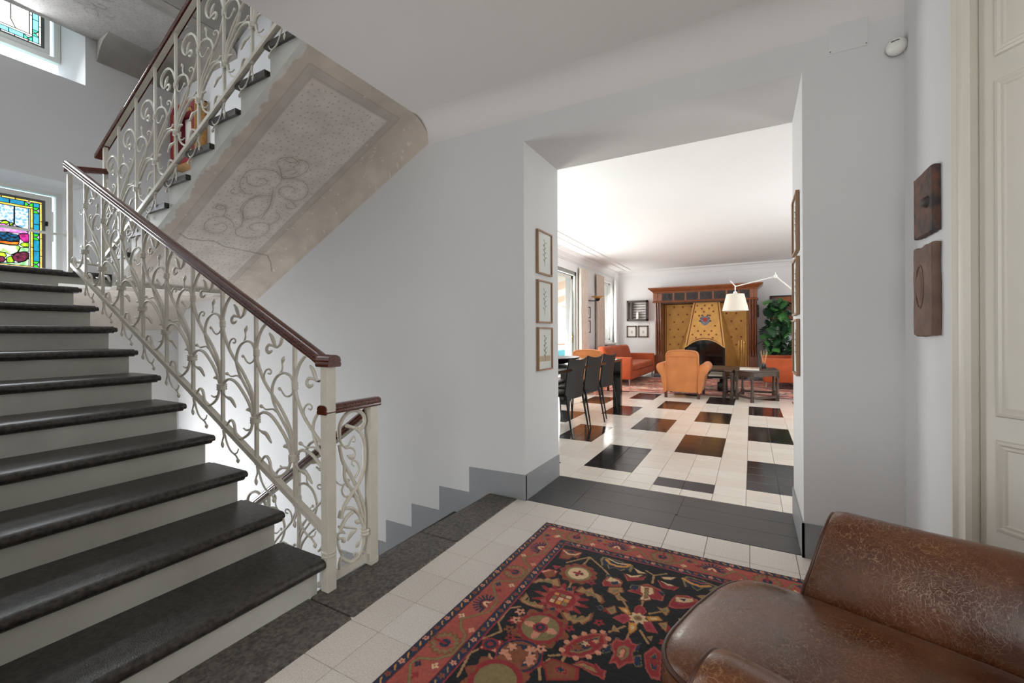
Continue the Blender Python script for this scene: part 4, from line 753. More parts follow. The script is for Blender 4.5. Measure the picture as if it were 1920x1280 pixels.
# ------------------------------------------------------------------ hall rug: knotted pattern as a colour attribute on a fine grid
PAL = dict(K='#14161a', N='#22304a', C='#b4564a', R='#9c2b30', P='#b03a4c', T='#b48a5c', O='#8d7c52', G='#dc9a48', W='#e8c49a', B='#8f5234', S='#e09a7c')
PAL = {k: np.array(lin(v)) for k, v in PAL.items()}
def hall_rug():
    W_, L_ = 1.80, 2.75; st = .0036; nx, ny = int(W_/st)+1, int(L_/st)+1
    s = np.linspace(0, W_, nx); t = np.linspace(0, L_, ny); S_, T_ = np.meshgrid(s, t)
    A = np.empty((ny, nx, 3)); A[:] = PAL['K']
    def sub(x0, x1, y0, y1):
        i0, i1 = np.searchsorted(s, [x0, x1]); j0, j1 = np.searchsorted(t, [y0, y1]); return slice(j0, j1), slice(i0, i1)
    def poly(col, pts):
        xs_ = [p[0] for p in pts]; ys_ = [p[1] for p in pts]; k = sub(min(xs_), max(xs_), min(ys_), max(ys_)); X, Y = S_[k], T_[k]
        if X.size == 0: return
        m = np.zeros(X.shape, bool); n = len(pts)
        for i in range(n):
            (ax, ay), (bx, by) = pts[i], pts[(i+1) % n]
            if ay == by: continue
            m ^= ((ay > Y) != (by > Y)) & (X < (bx-ax)*(Y-ay)/(by-ay)+ax)
        A[k][m] = PAL[col]
    def circ(col, x, y, r):
        k = sub(x-r, x+r, y-r, y+r); m = np.hypot(S_[k]-x, T_[k]-y) < r; A[k][m] = PAL[col]
    def star(col, x, y, r, n, dpt, ph=0):
        k = sub(x-r, x+r, y-r, y+r); X, Y = S_[k]-x, T_[k]-y; th = np.arctan2(Y, X)+ph; m = np.hypot(X, Y) < r*(1-dpt*(.5-.5*np.cos(n*th))); A[k][m] = PAL[col]
    def line(col, wd, pts):
        xs_ = [p[0] for p in pts]; ys_ = [p[1] for p in pts]; k = sub(min(xs_)-wd, max(xs_)+wd, min(ys_)-wd, max(ys_)+wd)
        if S_[k].size == 0: return
        m = seg_dist(S_[k], T_[k], pts) < wd/2; A[k][m] = PAL[col]
    def field(fx, fy):
        for q in RUG:
            if q[0] == 'p':
                pp = [(fx(a/1000), fy(b_/1000)) for a, b_ in q[2]]; mx_, my_ = sum(p[0] for p in pp)/len(pp), sum(p[1] for p in pp)/len(pp)
                poly(dict(T='B', R='C', N='O', S='R', W='B', G='B', P='C', B='R', O='R')[q[1]], pp); poly(q[1], [(mx_+(p[0]-mx_)*.84, my_+(p[1]-my_)*.84) for p in pp])
                if q[1] in 'TRPG': poly(dict(T='O', R='P', P='R', G='W')[q[1]], [(mx_+(p[0]-mx_)*.4, my_+(p[1]-my_)*.4) for p in pp])
            elif q[0] == 'c': circ(q[1], fx(q[2]/1000), fy(q[3]/1000), q[4]/1000)
            elif q[0] == 's': star(q[1], fx(q[2]/1000), fy(q[3]/1000), q[4]/1000, q[5], q[6])
            elif q[0] == 'r': x, y, r = fx(q[2]/1000), fy(q[3]/1000), q[4]/1000; poly(q[1], [(x-r, y-r), (x+r, y-r), (x+r, y+r), (x-r, y+r)])
            else: line(q[1], q[2]/1000, [(fx(a/1000), fy(b_/1000)) for a, b_ in q[3]])
    field(lambda x: W_-x, lambda y: L_-y); field(lambda x: x, lambda y: L_-y); field(lambda x: W_-x, lambda y: y)
    k = sub(.19, 1.0, .19, 1.45); A[k] = PAL['K']
    field(lambda x: x, lambda y: y)
    # borders, measured from the edge
    e = np.minimum(np.minimum(S_, W_-S_), np.minimum(T_, L_-T_))
    A[e < .2] = PAL['R']*.8; A[e < .193] = PAL['N']; A[e < .160] = PAL['R']*.55; A[e < .155] = PAL['C']; A[e < .043] = PAL['R']*.55; A[e < .038] = PAL['N']; A[e < .004] = PAL['R']*.5
    m = np.abs(e-.197) < .0025; A[m] = PAL['P']
    sides = [('t', W_, lambda a, d: (a, d)), ('l', L_, lambda a, d: (d, a)), ('b', W_, lambda a, d: (a, L_-d)), ('r', L_, lambda a, d: (W_-d, a))]
    for nm, L, f in sides:
        per, off = (.44, .222) if nm in 'tb' else (.52, .03)
        def P_(pts): return [f(a, d) for a, d in pts]
        # guard stripes: small blossoms and comma leaves
        for d, a0 in ((.02, .03), (.176, .2)):
            a = a0; k_ = 0; end = L-a0
            while a < end:
                x, y = f(a, d)
                if k_ % 2 == 0: star('S' if k_ % 4 else 'B', x, y, .0125, 5, .35); circ('R', x, y, .0035)
                else: line('G' if d < .1 else 'T', .006, P_([(a-.008, d-.006), (a+.008, d+.006)]))
                a += .031; k_ += 1
        # main band
        a = off-per
        while a < L+per:
            if .1 < a < L-.1:
                # brown rosette
                x, y = f(a, .095); star('B', x, y, .062, 14, .16); star('O', x, y, .052, 14, .2); star('C', x, y, .04, 9, .25); circ('N', x, y, .02); line('R', .013, P_([(a, .052), (a, .095)]))
            c = a+per/2
            if .1 < c < L-.1:
                x, y = f(c, .1)
                # sunburst palmette: navy spikes fanning round a cream heart
                for q in range(11):
                    th = math.pi*(.0+q/10)
                    p0 = f(c+.026*math.cos(th), .108-.026*math.sin(th)); p1 = f(c+.058*math.cos(th), .108-.058*math.sin(th)); line('N', .0075, [p0, p1])
                poly('N', P_([(c-.036, .112), (c-.028, .085), (c, .07), (c+.028, .085), (c+.036, .112)])); poly('R', P_([(c-.028, .115), (c-.02, .09), (c, .078), (c+.02, .09), (c+.028, .115)])); poly('W', P_([(c-.02, .118), (c-.013, .095), (c, .085), (c+.013, .095), (c+.02, .118), (c, .108)])); circ('B', *f(c, .105), .006)
            # vine linking them
            v = [(a-.07, .135), (a-.03, .15), (a+.03, .15), (a+.075, .115), (a+.1, .06), (a+.135, .055), (a+per/2-.03, .135), (a+per/2+.04, .138), (a+per-.13, .07), (a+per-.09, .1), (a+per-.07, .135)]
            v = [q for q in v if .05 < q[0] < L-.05]
            if len(v) > 1: line('B', .013, P_(v)); line('O', .009, P_(v))
            for da, d, col in ((.1, .13, 'W'), (-.1, .14, 'S'), (.16, .1, 'R'), (-.15, .06, 'W'), (.12, .075, 'N')):
                if .06 < a+da < L-.06: star(col, *f(a+da, d), .015, 4, .45); circ('R', *f(a+da, d), .003)
            a += per
    n = vnoise(S_, T_, 140, 21); n2 = vnoise(S_, T_, 3, 22); n3 = vnoise(S_*.3, T_, 30, 23)
    A *= (.78+.3*n+.14*n2+.12*n3-.1)[..., None]
    z = .0115+.0012*n; ed = e < .003; z[ed] = .004
    X, Y = -1.043+S_, 2.292-T_
    X = X+.004*(vnoise(T_, T_*0, 6, 31)-.5); Y = Y+.004*(vnoise(S_, S_*0, 6, 32)-.5)
    co = np.stack([X+.1, Y-1.0, z], -1).reshape(-1, 3)
    idx = np.arange(nx*ny).reshape(ny, nx); fc_ = np.stack([idx[:-1, :-1], idx[1:, :-1], idx[1:, 1:], idx[:-1, 1:]], -1).reshape(-1, 4)
    me = bpy.data.meshes.new('pile'); me.vertices.add(nx*ny); me.vertices.foreach_set('co', co.ravel()); me.loops.add(fc_.size); me.polygons.add(len(fc_))
    me.polygons.foreach_set('loop_start', np.arange(0, fc_.size, 4)); me.loops.foreach_set('vertex_index', fc_.ravel()); me.update(); me.validate()
    me.polygons.foreach_set('use_smooth', [True]*len(fc_))
    a = me.color_attributes.new('Col', 'FLOAT_COLOR', 'POINT'); cc = np.ones((nx*ny, 4), np.float32); cc[:, :3] = np.clip(A.reshape(-1, 3), 0, 1); a.data.foreach_set('color', cc.ravel())
    r = thing('rug', 'dark floral Persian rug with coral border under the leather armchair', 'rug', (-.1, 1.0, 0))
    me.materials.append(VC('wool_pile', .95, .5, 500, sheen=.15)); o = bpy.data.objects.new('pile', me); COL.objects.link(o); o.parent = r; ROOT[o] = ROOT[r]
    MB().box(-1.04, .754, -.455, 2.289, .001, .008).build('backing', M('rug_backing', '#6b4a3c', .95), r)
    b = MB(); rs = random.Random(4)
    for i in range(420):
        x = -1.035+1.785*i/419; L = rs.uniform(.006, .022); dx = rs.uniform(-.006, .006)
        b.tube([(x, 2.288, .007), (x+dx*.5, 2.292+L*.5, .006), (x+dx, 2.292+L, .0025)], [.0022, .002, .0008], 4)
    tag(b.build('fringe', M('cotton_fringe', '#d8c3a8', .9), r), kind='stuff')
hall_rug()
# ------------------------------------------------------------------ leather armchair
def leather():
    m = bpy.data.materials.new('worn_brown_leather'); m.use_nodes = True; nt = m.node_tree; N = nt.nodes; Lk = nt.links; b = N['Principled BSDF']
    tc = N.new('ShaderNodeTexCoord')
    def noise(sc, det=5, dist=0):
        n = N.new('ShaderNodeTexNoise'); n.inputs['Scale'].default_value = sc; n.inputs['Detail'].default_value = det; n.inputs['Distortion'].default_value = dist; Lk.new(tc.outputs['Object'], n.inputs['Vector']); return n
    def mapr(src, a, c, lo=0, hi=1):
        r = N.new('ShaderNodeMapRange'); r.inputs[1].default_value = a; r.inputs[2].default_value = c; r.inputs[3].default_value = lo; r.inputs[4].default_value = hi; Lk.new(src, r.inputs[0]); return r.outputs[0]
    def mul(a, c):
        q = N.new('ShaderNodeMath'); q.operation = 'MULTIPLY'; Lk.new(a, q.inputs[0])
        if isinstance(c, float): q.inputs[1].default_value = c
        else: Lk.new(c, q.inputs[1])
        return q.outputs[0]
    n1 = noise(4.5, 5); r1 = N.new('ShaderNodeValToRGB'); Lk.new(n1.outputs['Fac'], r1.inputs[0])
    r1.color_ramp.elements[0].position = .3; r1.color_ramp.elements[1].position = .72
    r1.color_ramp.elements[0].color = (*lin('#44200f'), 1); r1.color_ramp.elements[1].color = (*lin('#744427'), 1)
    def cracks(sc, wv_, dist, wid):
        w_ = noise(wv_, 4); mv = N.new('ShaderNodeMix'); mv.data_type = 'RGBA'; mv.inputs[0].default_value = dist; Lk.new(tc.outputs['Object'], mv.inputs[6]); Lk.new(w_.outputs['Color'], mv.inputs[7])
        vo = N.new('ShaderNodeTexVoronoi'); vo.feature = 'DISTANCE_TO_EDGE'; vo.inputs['Scale'].default_value = sc; Lk.new(mv.outputs[2], vo.inputs['Vector']); return mapr(vo.outputs['Distance'], 0, wid, 1, 0)
    mask = mapr(noise(3.6, 4).outputs['Fac'], .38, .56)
    c1 = mul(mul(cracks(95, 14, .12, .05), mask), .62); c2 = mul(mul(cracks(38, 10, .16, .018), mapr(noise(5.5, 3).outputs['Fac'], .5, .6)), .6)
    ad = N.new('ShaderNodeMath'); ad.operation = 'MAXIMUM'; Lk.new(c1, ad.inputs[0]); Lk.new(c2, ad.inputs[1])
    mx = N.new('ShaderNodeMix'); mx.data_type = 'RGBA'; Lk.new(ad.outputs[0], mx.inputs[0]); Lk.new(r1.outputs[0], mx.inputs[6]); mx.inputs[7].default_value = (*lin('#b08a62'), 1)
    Lk.new(mx.outputs[2], b.inputs['Base Color'])
    Lk.new(mapr(noise(9, 5).outputs['Fac'], .3, .7, .17, .36), b.inputs['Roughness']); b.inputs['Coat Weight'].default_value = .15; b.inputs['Coat Roughness'].default_value = .22
    bp = N.new('ShaderNodeBump'); bp.inputs['Strength'].default_value = .16; bp.inputs['Distance'].default_value = .005
    hs = N.new('ShaderNodeMath'); hs.operation = 'SUBTRACT'; Lk.new(noise(17, 6, .8).outputs['Fac'], hs.inputs[0]); Lk.new(mul(ad.outputs[0], .35), hs.inputs[1])
    Lk.new(hs.outputs[0], bp.inputs['Height']); Lk.new(bp.outputs[0], b.inputs['Normal']); return m
m_lea = leather(); m_pip = M('leather_piping', '#4a2a1a', .35)
# local frame: +x = backwards, +y = towards the doorway, origin under the seat centre
ef = Vector((-.945, .327, 0)); el = Vector((.327, .945, 0)); oc = el*1.02
lc = thing('leather_armchair', 'worn brown leather club armchair standing on the rug', 'armchair', (oc.x, oc.y, .012), math.atan2(-.327, .945))
# seat cushion: rounded, domed, with piping
def cushion(u, v, top):
    a = u*2*math.pi
    return None
def superell(a, rx, ry, p=5): c, s_ = math.cos(a), math.sin(a); return rx*math.copysign(abs(c)**(2/p), c), ry*math.copysign(abs(s_)**(2/p), s_)
b = MB(True); rings = []; NA = 72
def seat_out(a, k):
    x, y = superell(a, .30*k, .243*k, 6 if k > .5 else 3); fx = -.16+x
    fx -= .022*max(0, -math.cos(a))*(1-(y/.25)**2)      # bowed front
    return fx, y+(.018 if False else 0)
for k, z in ((.97, .30), (1.0, .31), (1.015, .335), (1.018, .40), (1.005, .432), (.985, .443), (.955, .45), (.9, .457), (.8, .466), (.6, .475), (.35, .48), (.1, .481)):
    rings.append([(*seat_out(2*math.pi*i/NA, k), z-.012) for i in range(NA)])
b.loft(rings); b.build('seat_cushion', m_lea, lc, smooth=80)
b = MB(True)
b.tube([(*seat_out(2*math.pi*i/NA, 1.004), .424) for i in range(NA+1)], .0055, 8); b.tube([(*seat_out(2*math.pi*i/NA, 1.004), .297) for i in range(NA+1)], .0055, 8)
b.build('piping', m_pip, lc, smooth=80)
# arms: flared, rounded over the top, with scooped front
def arm(sgn):
    b = MB(True); rings = []
    #           y_in  z    profile in (y outward from seat, z)
    prof = [(.235, .0), (.235, .2), (.238, .33), (.244, .41), (.262, .48), (.286, .54), (.312, .583), (.343, .608), (.378, .617), (.41, .607), (.432, .578), (.438, .535), (.432, .44), (.428, .3), (.426, .1), (.426, .0)]
    prof = cr(prof, 3)
    for x, k, dz in ((-.326, .93, -.024), (-.322, .965, -.012), (-.312, .99, -.004), (-.29, 1, 0), (-.1, 1, 0), (.2, 1, .01), (.4, 1, .02)):
        fr_ = 1 if x < -.28 else 0
        rings.append([(x-.035*max(0, (.5-z)/.5)*fr_+.02*max(0, (z-.45))/.1*fr_, sgn*(.34+(y-.34)*k), max(0.012, z+(dz if z > .3 else 0))) for y, z in prof])
    b.loft(rings); o = b.build('arm', m_lea, lc, smooth=60)
    MB(True).tube([(q[0]+.002, q[1], q[2]) for q in rings[1][4:-4]], .0045, 7).build('piping', m_pip, o, smooth=80)
arm(1); arm(-1)
b = MB(True); b.rbox(-.345, .42, -.236, .236, .06, .297, .02); b.build('frame', m_lea, lc, smooth=50)
b = MB(True)
b.loft([[(x+.18+(z-.3)*.28+.03*math.cos(y/.37*1.5), y*(1+.02*(z > .6)), z) for y, x in
         [(-.42+.84*i/14, -.055) for i in range(15)]+[(.42-.84*i/14, .13) for i in range(15)]] for z in (.05, .3, .45, .6, .72, .8)]+
       [[(x*.6+.18+.15+.03*math.cos(y/.37*1.5), y*.97, .845) for y, x in [(-.42+.84*i/14, -.055) for i in range(15)]+[(.42-.84*i/14, .13) for i in range(15)]]])
b.build('backrest', m_lea, lc, smooth=60)
for x, y in ((-.27, .34), (-.27, -.34), (.38, .34), (.38, -.34)): MB(True).lathe([(.016, 0), (.02, .02), (.026, .075)], (x, y, 0), 12).build('leg', M('dark_turned_wood', '#2b1a12', .4), lc, smooth=40)
# ------------------------------------------------------------------ lounge
m_or = M('burnt_orange_velvet', '#a84a1e', .8, var=.12, vs_=6, bump=.1, bs=200, sheen=.06)
m_or2 = M('apricot_velvet', '#bf7640', .8, var=.1, vs_=5, bump=.1, bs=200, sheen=.1)
m_blackl = M('black_saddle_leather', '#171515', .5, var=.15, vs_=8, spec=.3)
m_blackw = M('black_lacquer', '#1b1a1a', .12)
m_oakd = M('dark_oak', '#4d3a2d', .4, col2='#2f2219', vs_=20, stretch=(4, 4, .5))
m_walnut = M('carved_walnut', '#824829', .35, col2='#572c17', vs_=14, stretch=(5, 5, .6), coat=.3)
m_walnutl = M('walnut_moulding', '#9c5a34', .32, col2='#753f22', vs_=14, stretch=(.6, 5, 5), coat=.3)
m_carv = M('dark_carving', '#2c2624', .5, var=.3, vs_=40)
m_och = M('ochre_brocade', '#cf9c52', .7, var=.1, vs_=5)
m_mar = M('maroon_braid', '#6a2620', .7); m_star = M('woven_star', '#7d3b22', .8)
m_brass = M('brass', '#b8924e', .22, metal=1)
m_lin = M('cream_linen', '#e6ddd0', .85, var=.03, vs_=30)
m_cur = M('ecru_curtain', '#dcd0c4', .85, var=.05, vs_=12)
m_curw = M('white_curtain', '#ecebe8', .85, var=.02, vs_=12)
m_vis = M('black_gloss_glass', '#0c0c0d', .04, coat=.5)
# second rug
def lounge_rug():
    r = thing('rug', 'red striped Persian carpet in the lounge seating area', 'rug', (-.9, 10, 0), math.radians(5))
    W_, L_ = 4.0, 3.1; nx, ny = 260, 220; s = np.linspace(-W_/2, W_/2, nx); t = np.linspace(-1.55, 1.55, ny); X, Y = np.meshgrid(s, t)
    p = [np.array(lin(c)) for c in ('#b14e40', '#d69a80', '#7a3a38', '#e6c6a6', '#4a4450', '#c25e48')]
    n = vnoise(X*2, Y*14, 1, 41)*.5+vnoise(X*9, Y*30, 1, 42)*.5; k = np.clip((n*9).astype(int)-1, 0, 5); k = np.array([0, 2, 5, 1, 4, 3])[k]
    A = np.array(p)[k]; e = np.minimum(W_/2-np.abs(X), 1.55-np.abs(Y)); A[(e < .3) & (e > .27)] = p[4]; A[e < .05] = p[2]
    co = np.stack([X, Y, np.full(X.shape, .0045)], -1).reshape(-1, 3); idx = np.arange(nx*ny).reshape(ny, nx); f = np.stack([idx[:-1, :-1], idx[:-1, 1:], idx[1:, 1:], idx[1:, :-1]], -1).reshape(-1, 4)
    me = bpy.data.meshes.new('pile'); me.from_pydata(co.tolist(), [], f.tolist()); a = me.color_attributes.new('Col', 'FLOAT_COLOR', 'POINT'); cc = np.ones((nx*ny, 4), np.float32); cc[:, :3] = A.reshape(-1, 3); a.data.foreach_set('color', cc.ravel())
    me.materials.append(VC('carpet_wool', .95, .3, 300, sheen=.1)); o = bpy.data.objects.new('pile', me); COL.objects.link(o); o.parent = r
    MB(True).box(-W_/2, W_/2, -1.55, 1.55, .001, .004).build('carpet_backing' if False else 'backing', M('carpet_backing', '#5b3030', .95), r)
lounge_rug()
# --- dining table and chairs
tb = thing('dining_table', 'long black lacquered dining table by the windows', 'table', (-2.15, 4.9, 0))
MB().rbox(-2.62, -1.675, 3.5, 6.42, .70, .735, .004).build('tabletop', m_blackw, tb)
for y in (3.6, 6.36):
    for x in (-2.62, -1.79): MB().rbox(x, x+.115, y-.04, y+.045, 0, .70, .004).build('leg', m_blackw, tb)
    MB().box(-2.5, -1.8, y-.02, y+.02, .6, .70).build('apron', m_blackw, tb)
def dining_chair():
    r = thing('dining_chair', 'x', 'chair', (0, 0, 0))     # back towards +x, width along y
    W_ = .215
    b = MB(True)
    def backf(th):
        def f(u, v):
            y = (u-.5)*2; z = .40+.42*v; wd = W_*(1-.0*v)-.012*math.sin(math.pi*v)
            z += .028*(abs(y)**2.2)*v*v
            return (.0+.055*v*v+.02*(1-v)*0-.03*(y*y)*.5+th, y*wd, z)
        return f
    k = len(b.v); b.grid(backf(.0), 12, 10); b.grid(backf(.014), 12, 10)
    n1 = 13*11
    rim = [i for i in range(13)]+[j*13+12 for j in range(1, 11)]+[10*13+i for i in range(11, -1, -1)]+[j*13 for j in range(9, 0, -1)]
    b.f += [(rim[i], rim[(i+1) % len(rim)], n1+rim[(i+1) % len(rim)], n1+rim[i]) for i in range(len(rim))]
    b.build('backrest', m_blackl, r, smooth=60)
    b = MB(True); b.rbox(-.43, .012, -.215, .215, .425, .455, .012); b.build('seat', m_blackl, r, smooth=50)
    for x0, y0, x1, y1 in ((.0, .195, .075, .205), (.0, -.195, .075, -.205), (-.4, .19, -.425, .2), (-.4, -.19, -.425, -.2)):
        MB(True).tube([(x0, y0, .43), (x1, y1, 0)], [.014, .0085], 8).build('leg', m_blackl, r, smooth=60)
    return r
dc = dining_chair()
lab = ['black leather dining chair nearest the doorway, window table', 'black leather dining chair between two others on the doorway side', 'black leather dining chair at the far end of the table, beside its leg']
for i, y in enumerate((4.5, 5.1, 5.73)):
    c = dc if i == 0 else dup(dc, (0, 0, 0)); c.location = (-1.70, y, 0); c.rotation_euler = (0, 0, math.radians(-6)); c['label'] = lab[i]; c['group'] = 'black dining chairs'
for i, (y, l_) in enumerate(((4.75, 'black leather dining chair across the table, window side, nearer one'), (5.6, 'black leather dining chair across the table, window side, farther one'))):
    dup(dc, (-2.66, y, 0), math.pi, l_, 'black dining chairs')
bw = thing('tray_bowl', 'wide shallow black bowl on the dining table', 'bowl', (-2.08, 4.95, .735))
b = MB(True); pr_ = [(.001, .004), (.10, .004), (.2, .03), (.30, .075), (.306, .082), (.30, .084), (.195, .04), (.1, .014), (.001, .014)]; b.lathe(pr_, n=40); b.xform(lambda p: (p[0]*.8, p[1]*1.3, p[2])); b.build('bowl', M('black_wood_bowl', '#1f1a19', .35), bw, smooth=50)
# --- apricot club armchairs (seen from behind)
def club():
    r = thing('club_armchair', 'x', 'armchair', (0, 0, 0))     # faces +y, origin under the rear edge centre
    b = MB(True)
    def sec(y, k, top):
        o = []
        for i in range(9): t = i/8; o.append((-.245-.045*math.sin(t*math.pi*.5)*(1 if t < .5 else 1)+.03*t, y, .11+(.62)*t))
        return o
    pr_ = [(-.285, .11), (-.29, .3), (-.285, .48), (-.262, .6), (-.262, .72), (-.24, .785), (-.18, .812), (0, .826), (.18, .812), (.24, .785), (.262, .72), (.262, .6), (.285, .48), (.29, .3), (.285, .11)]
    pr_ = cr(pr_, 3)
    b.loft([[(x*.965, y, .11+(z-.11)*.985) for x, z in pr_] if k else [(x, y, z) for x, z in pr_] for y, k in ((0, 1), (.012, 0), (.1, 0), (.16, 0), (.185, 1))])
    b.xform(lambda p: (p[0], p[1]-.05*max(0, p[2]-.3)*2*.6+.03, p[2])); b.build('backrest', m_or2, r, smooth=60)
    b = MB(True); b.sweep([(x*.972, y_-.05*max(0, z-.3)*1.2+.03, .11+(z-.11)*.987) for (x, z) in pr_ for y_ in (0.0,)], [(.006*math.cos(a), .006*math.sin(a)) for a in [i*math.pi/3 for i in range(6)]], up=(0, 1, 0)); b.build('piping', m_or2, r, smooth=60)
    b = MB(True); b.tube([(-.25, -.012, .715), (0, -.014, .72), (.25, -.012, .715)], .006, 8); b.build('piping', m_or2, r, smooth=60)
    for s in (-1, 1):
        b = MB(True); pf = [(.25, .1), (.292, .1), (.325, .24), (.348, .38), (.39, .44), (.42, .5), (.412, .56), (.365, .597), (.31, .585), (.27, .54), (.25, .4)]
        pf = cr(pf+[pf[0]], 3)[:-1]
        b.loft([[(s*(.33+(x-.33)*k), y, .34+(z-.34)*k if z > .12 else z) for x, z in pf] for y, k in ((.018, .93), (.035, 1), (.5, 1), (.76, 1.02), (.79, 1), (.8, .9))]); b.build('arm', m_or2, r, smooth=60)
    b = MB(True); b.rbox(-.26, .26, .12, .78, .28, .43, .05, 4); b.build('seat_cushion', m_or2, r, smooth=60)
    b = MB(True); b.rbox(-.27, .27, .06, .77, .1, .29, .02); b.build('base', m_or2, r, smooth=50)
    for x, y in ((-.262, .045), (.262, .045), (-.28, .72), (.28, .72)): MB(True).loft([[(x+.022*a, y+.022*c, z) for a, c in ((-1, -1), (1, -1), (1, 1), (-1, 1))] for z in (0, .12)]).build('leg', M('mahogany_foot', '#4a2316', .4), r)
    return r
ca = club(); ca.location = (-1.04, 7.86, 0); ca['label'] = 'apricot club armchair seen from behind, facing the fireplace'; ca['group'] = 'club armchairs'
dup(ca, (-2.62, 7.55, 0), math.radians(8), 'apricot club armchair half hidden behind the dining chairs', 'club armchairs')
# --- orange sofas
def sofa(mir, LL=2.52, nc=3):
    r = thing('sofa', 'x', 'sofa', (0, 0, 0)); s = -1 if mir else 1     # front edge at x=0, back towards -x*s, near end y=0
    def B(x0, x1, y0, y1, z0, z1, rr, nm, sg=3):
        a, c = sorted((s*x0, s*x1)); b = MB(True); b.rbox(a, c, y0, y1, z0, z1, rr, sg); return b.build(nm, m_or, r, smooth=50)
    B(-.86, 0, .0, .17, .13, .60, .025, 'arm'); B(-.86, 0, LL-.17, LL, .13, .60, .025, 'arm')
    B(-.86, -.68, .17, LL-.17, .13, .62, .03, 'back_frame'); B(-.69, -.005, .17, LL-.17, .13, .29, .02, 'base')
    cw = (LL-.34)/nc
    for i in range(nc): B(-.70, .0, .172+cw*i, .172+cw*(i+1)-.003, .29, .44, .05, 'seat_cushion', 4)
    for i in range(nc):
        y0 = .175+cw*i; b = MB(True)
        b.rbox(-.09, .09, y0, y0+cw-.006, 0, .4, .07, 4); b.xform(lambda p: (s*(-.60+p[0]-.28*p[2]), p[1], .42+p[2])); b.build('back_cushion', m_or, r, smooth=60)
    for x in (-.05, -.8):
        for y in (.06, LL-.06): MB(True).rbox(*sorted((s*x-.012, s*x+.012)), y-.012, y+.012, 0, .135, .003).build('leg', m_chrome, r)
    return r
s1 = sofa(False); s1.location = (-2.2, 9.14, .009); s1['label'] = 'burnt orange three seat sofa on the window side of the carpet'; s1['group'] = 'orange sofas'
s2 = sofa(True, 1.66, 2); s2.location = (.205, 9.88, .009); s2['label'] = 'burnt orange sofa on the right, partly hidden by the door jamb'; s2['group'] = 'orange sofas'
# --- fireplace
FY = 11.85
fp_ = thing('fireplace', 'huge carved walnut fireplace with ochre brocade hood', 'fireplace', (-1.05, 12.1, 0))
def cornice(b, prof, x0, x1, y0, yb):      # moulding wrapping front and sides, prof = (projection, z)
    n = len(prof); rings = []
    for (x, y, sx, sy) in ((x0, yb, -1, 0), (x0, y0, -1, -1), (x1, y0, 1, -1), (x1, yb, 1, 0)): rings.append([(x+sx*p, y+sy*p, z) for p, z in prof])
    vs_ = [p for r in rings for p in r]; f = [(i*n+j, i*n+j+1, (i+1)*n+j+1, (i+1)*n+j) for i in range(3) for j in range(n-1)]; b.add(vs_, f)
    b.add([rings[i][-1] for i in range(4)], [(0, 1, 2, 3)]); b.add([rings[i][0] for i in range(4)], [(3, 2, 1, 0)])
b = MB(); cornice(b, [(0, 2.17), (.01, 2.18), (.015, 2.2), (.04, 2.215), (.075, 2.25), (.11, 2.275), (.12, 2.285), (.12, 2.31)], -2.26, .13, FY, 12.49); b.build('cornice', m_walnutl, fp_, smooth=30)
MB().box(-2.26, .13, FY, 12.49, 1.955, 2.175).build('frieze', m_walnut, fp_)
b = MB(); cornice(b, [(0, 1.92), (.02, 1.925), (.025, 1.94), (.015, 1.955), (0, 1.96)], -2.26, .13, FY, 12.49); b.build('lower_moulding', m_walnutl, fp_, smooth=30)
# frieze blocks and five carved panels
for x0, x1 in ((-2.265, -2.15), (-2.14, -2.04), (-.02, .06), (.07, .135)): MB().box(x0, x1, FY-.012, FY, 1.965, 2.165).build('frieze_block', m_walnutl, fp_, bevel=.004)
xs_ = [(-2.03, -1.78), (-1.73, -1.49), (-1.44, -1.17), (-1.12, -.85), (-.80, -.55), (-.50, -.28), (-.24, -.04)]
for k, (x0, x1) in enumerate(xs_[:7]):
    o = MB().box(x0, x1, FY-.01, FY, 1.97, 2.155).build('carved_panel', m_carv, fp_)
    b = MB(); cx_, cz_ = (x0+x1)/2, 2.062; rs = random.Random(k)
    b.add([(cx_+.018*math.cos(a), FY-.03, cz_+.018*math.sin(a)) for a in [i*math.pi/4 for i in range(8)]]+[(cx_, FY-.04, cz_)], [(i, (i+1) % 8, 8) for i in range(8)])
    for s in (-1, 1):
        for t in (-1, 1):
            p = [(cx_+s*(.01+.1*q), FY-.018, cz_+t*(.01+.055*math.sin(q*3.0))) for q in [i/8 for i in range(9)]]; b.tube(p, [.011-.008*i/8 for i in range(9)], 5)
            for q in (.3, .55, .8): b.tube([(cx_+s*.1*q, FY-.018, cz_+t*.055*math.sin(q*3)), (cx_+s*(.1*q+.02), FY-.022, cz_+t*(.055*math.sin(q*3)-.03))], [.009, .003], 5)
    b.build('relief', M('raised_carving', '#4b413b', .45, var=.3, vs_=60), o)  # raised carving in a lighter brown than its panel
for k in range(6): MB().box(xs_[k][1]+.008, xs_[k+1][0]-.008, FY-.013, FY, 1.965, 2.165).build('mullion', m_walnutl, fp_)
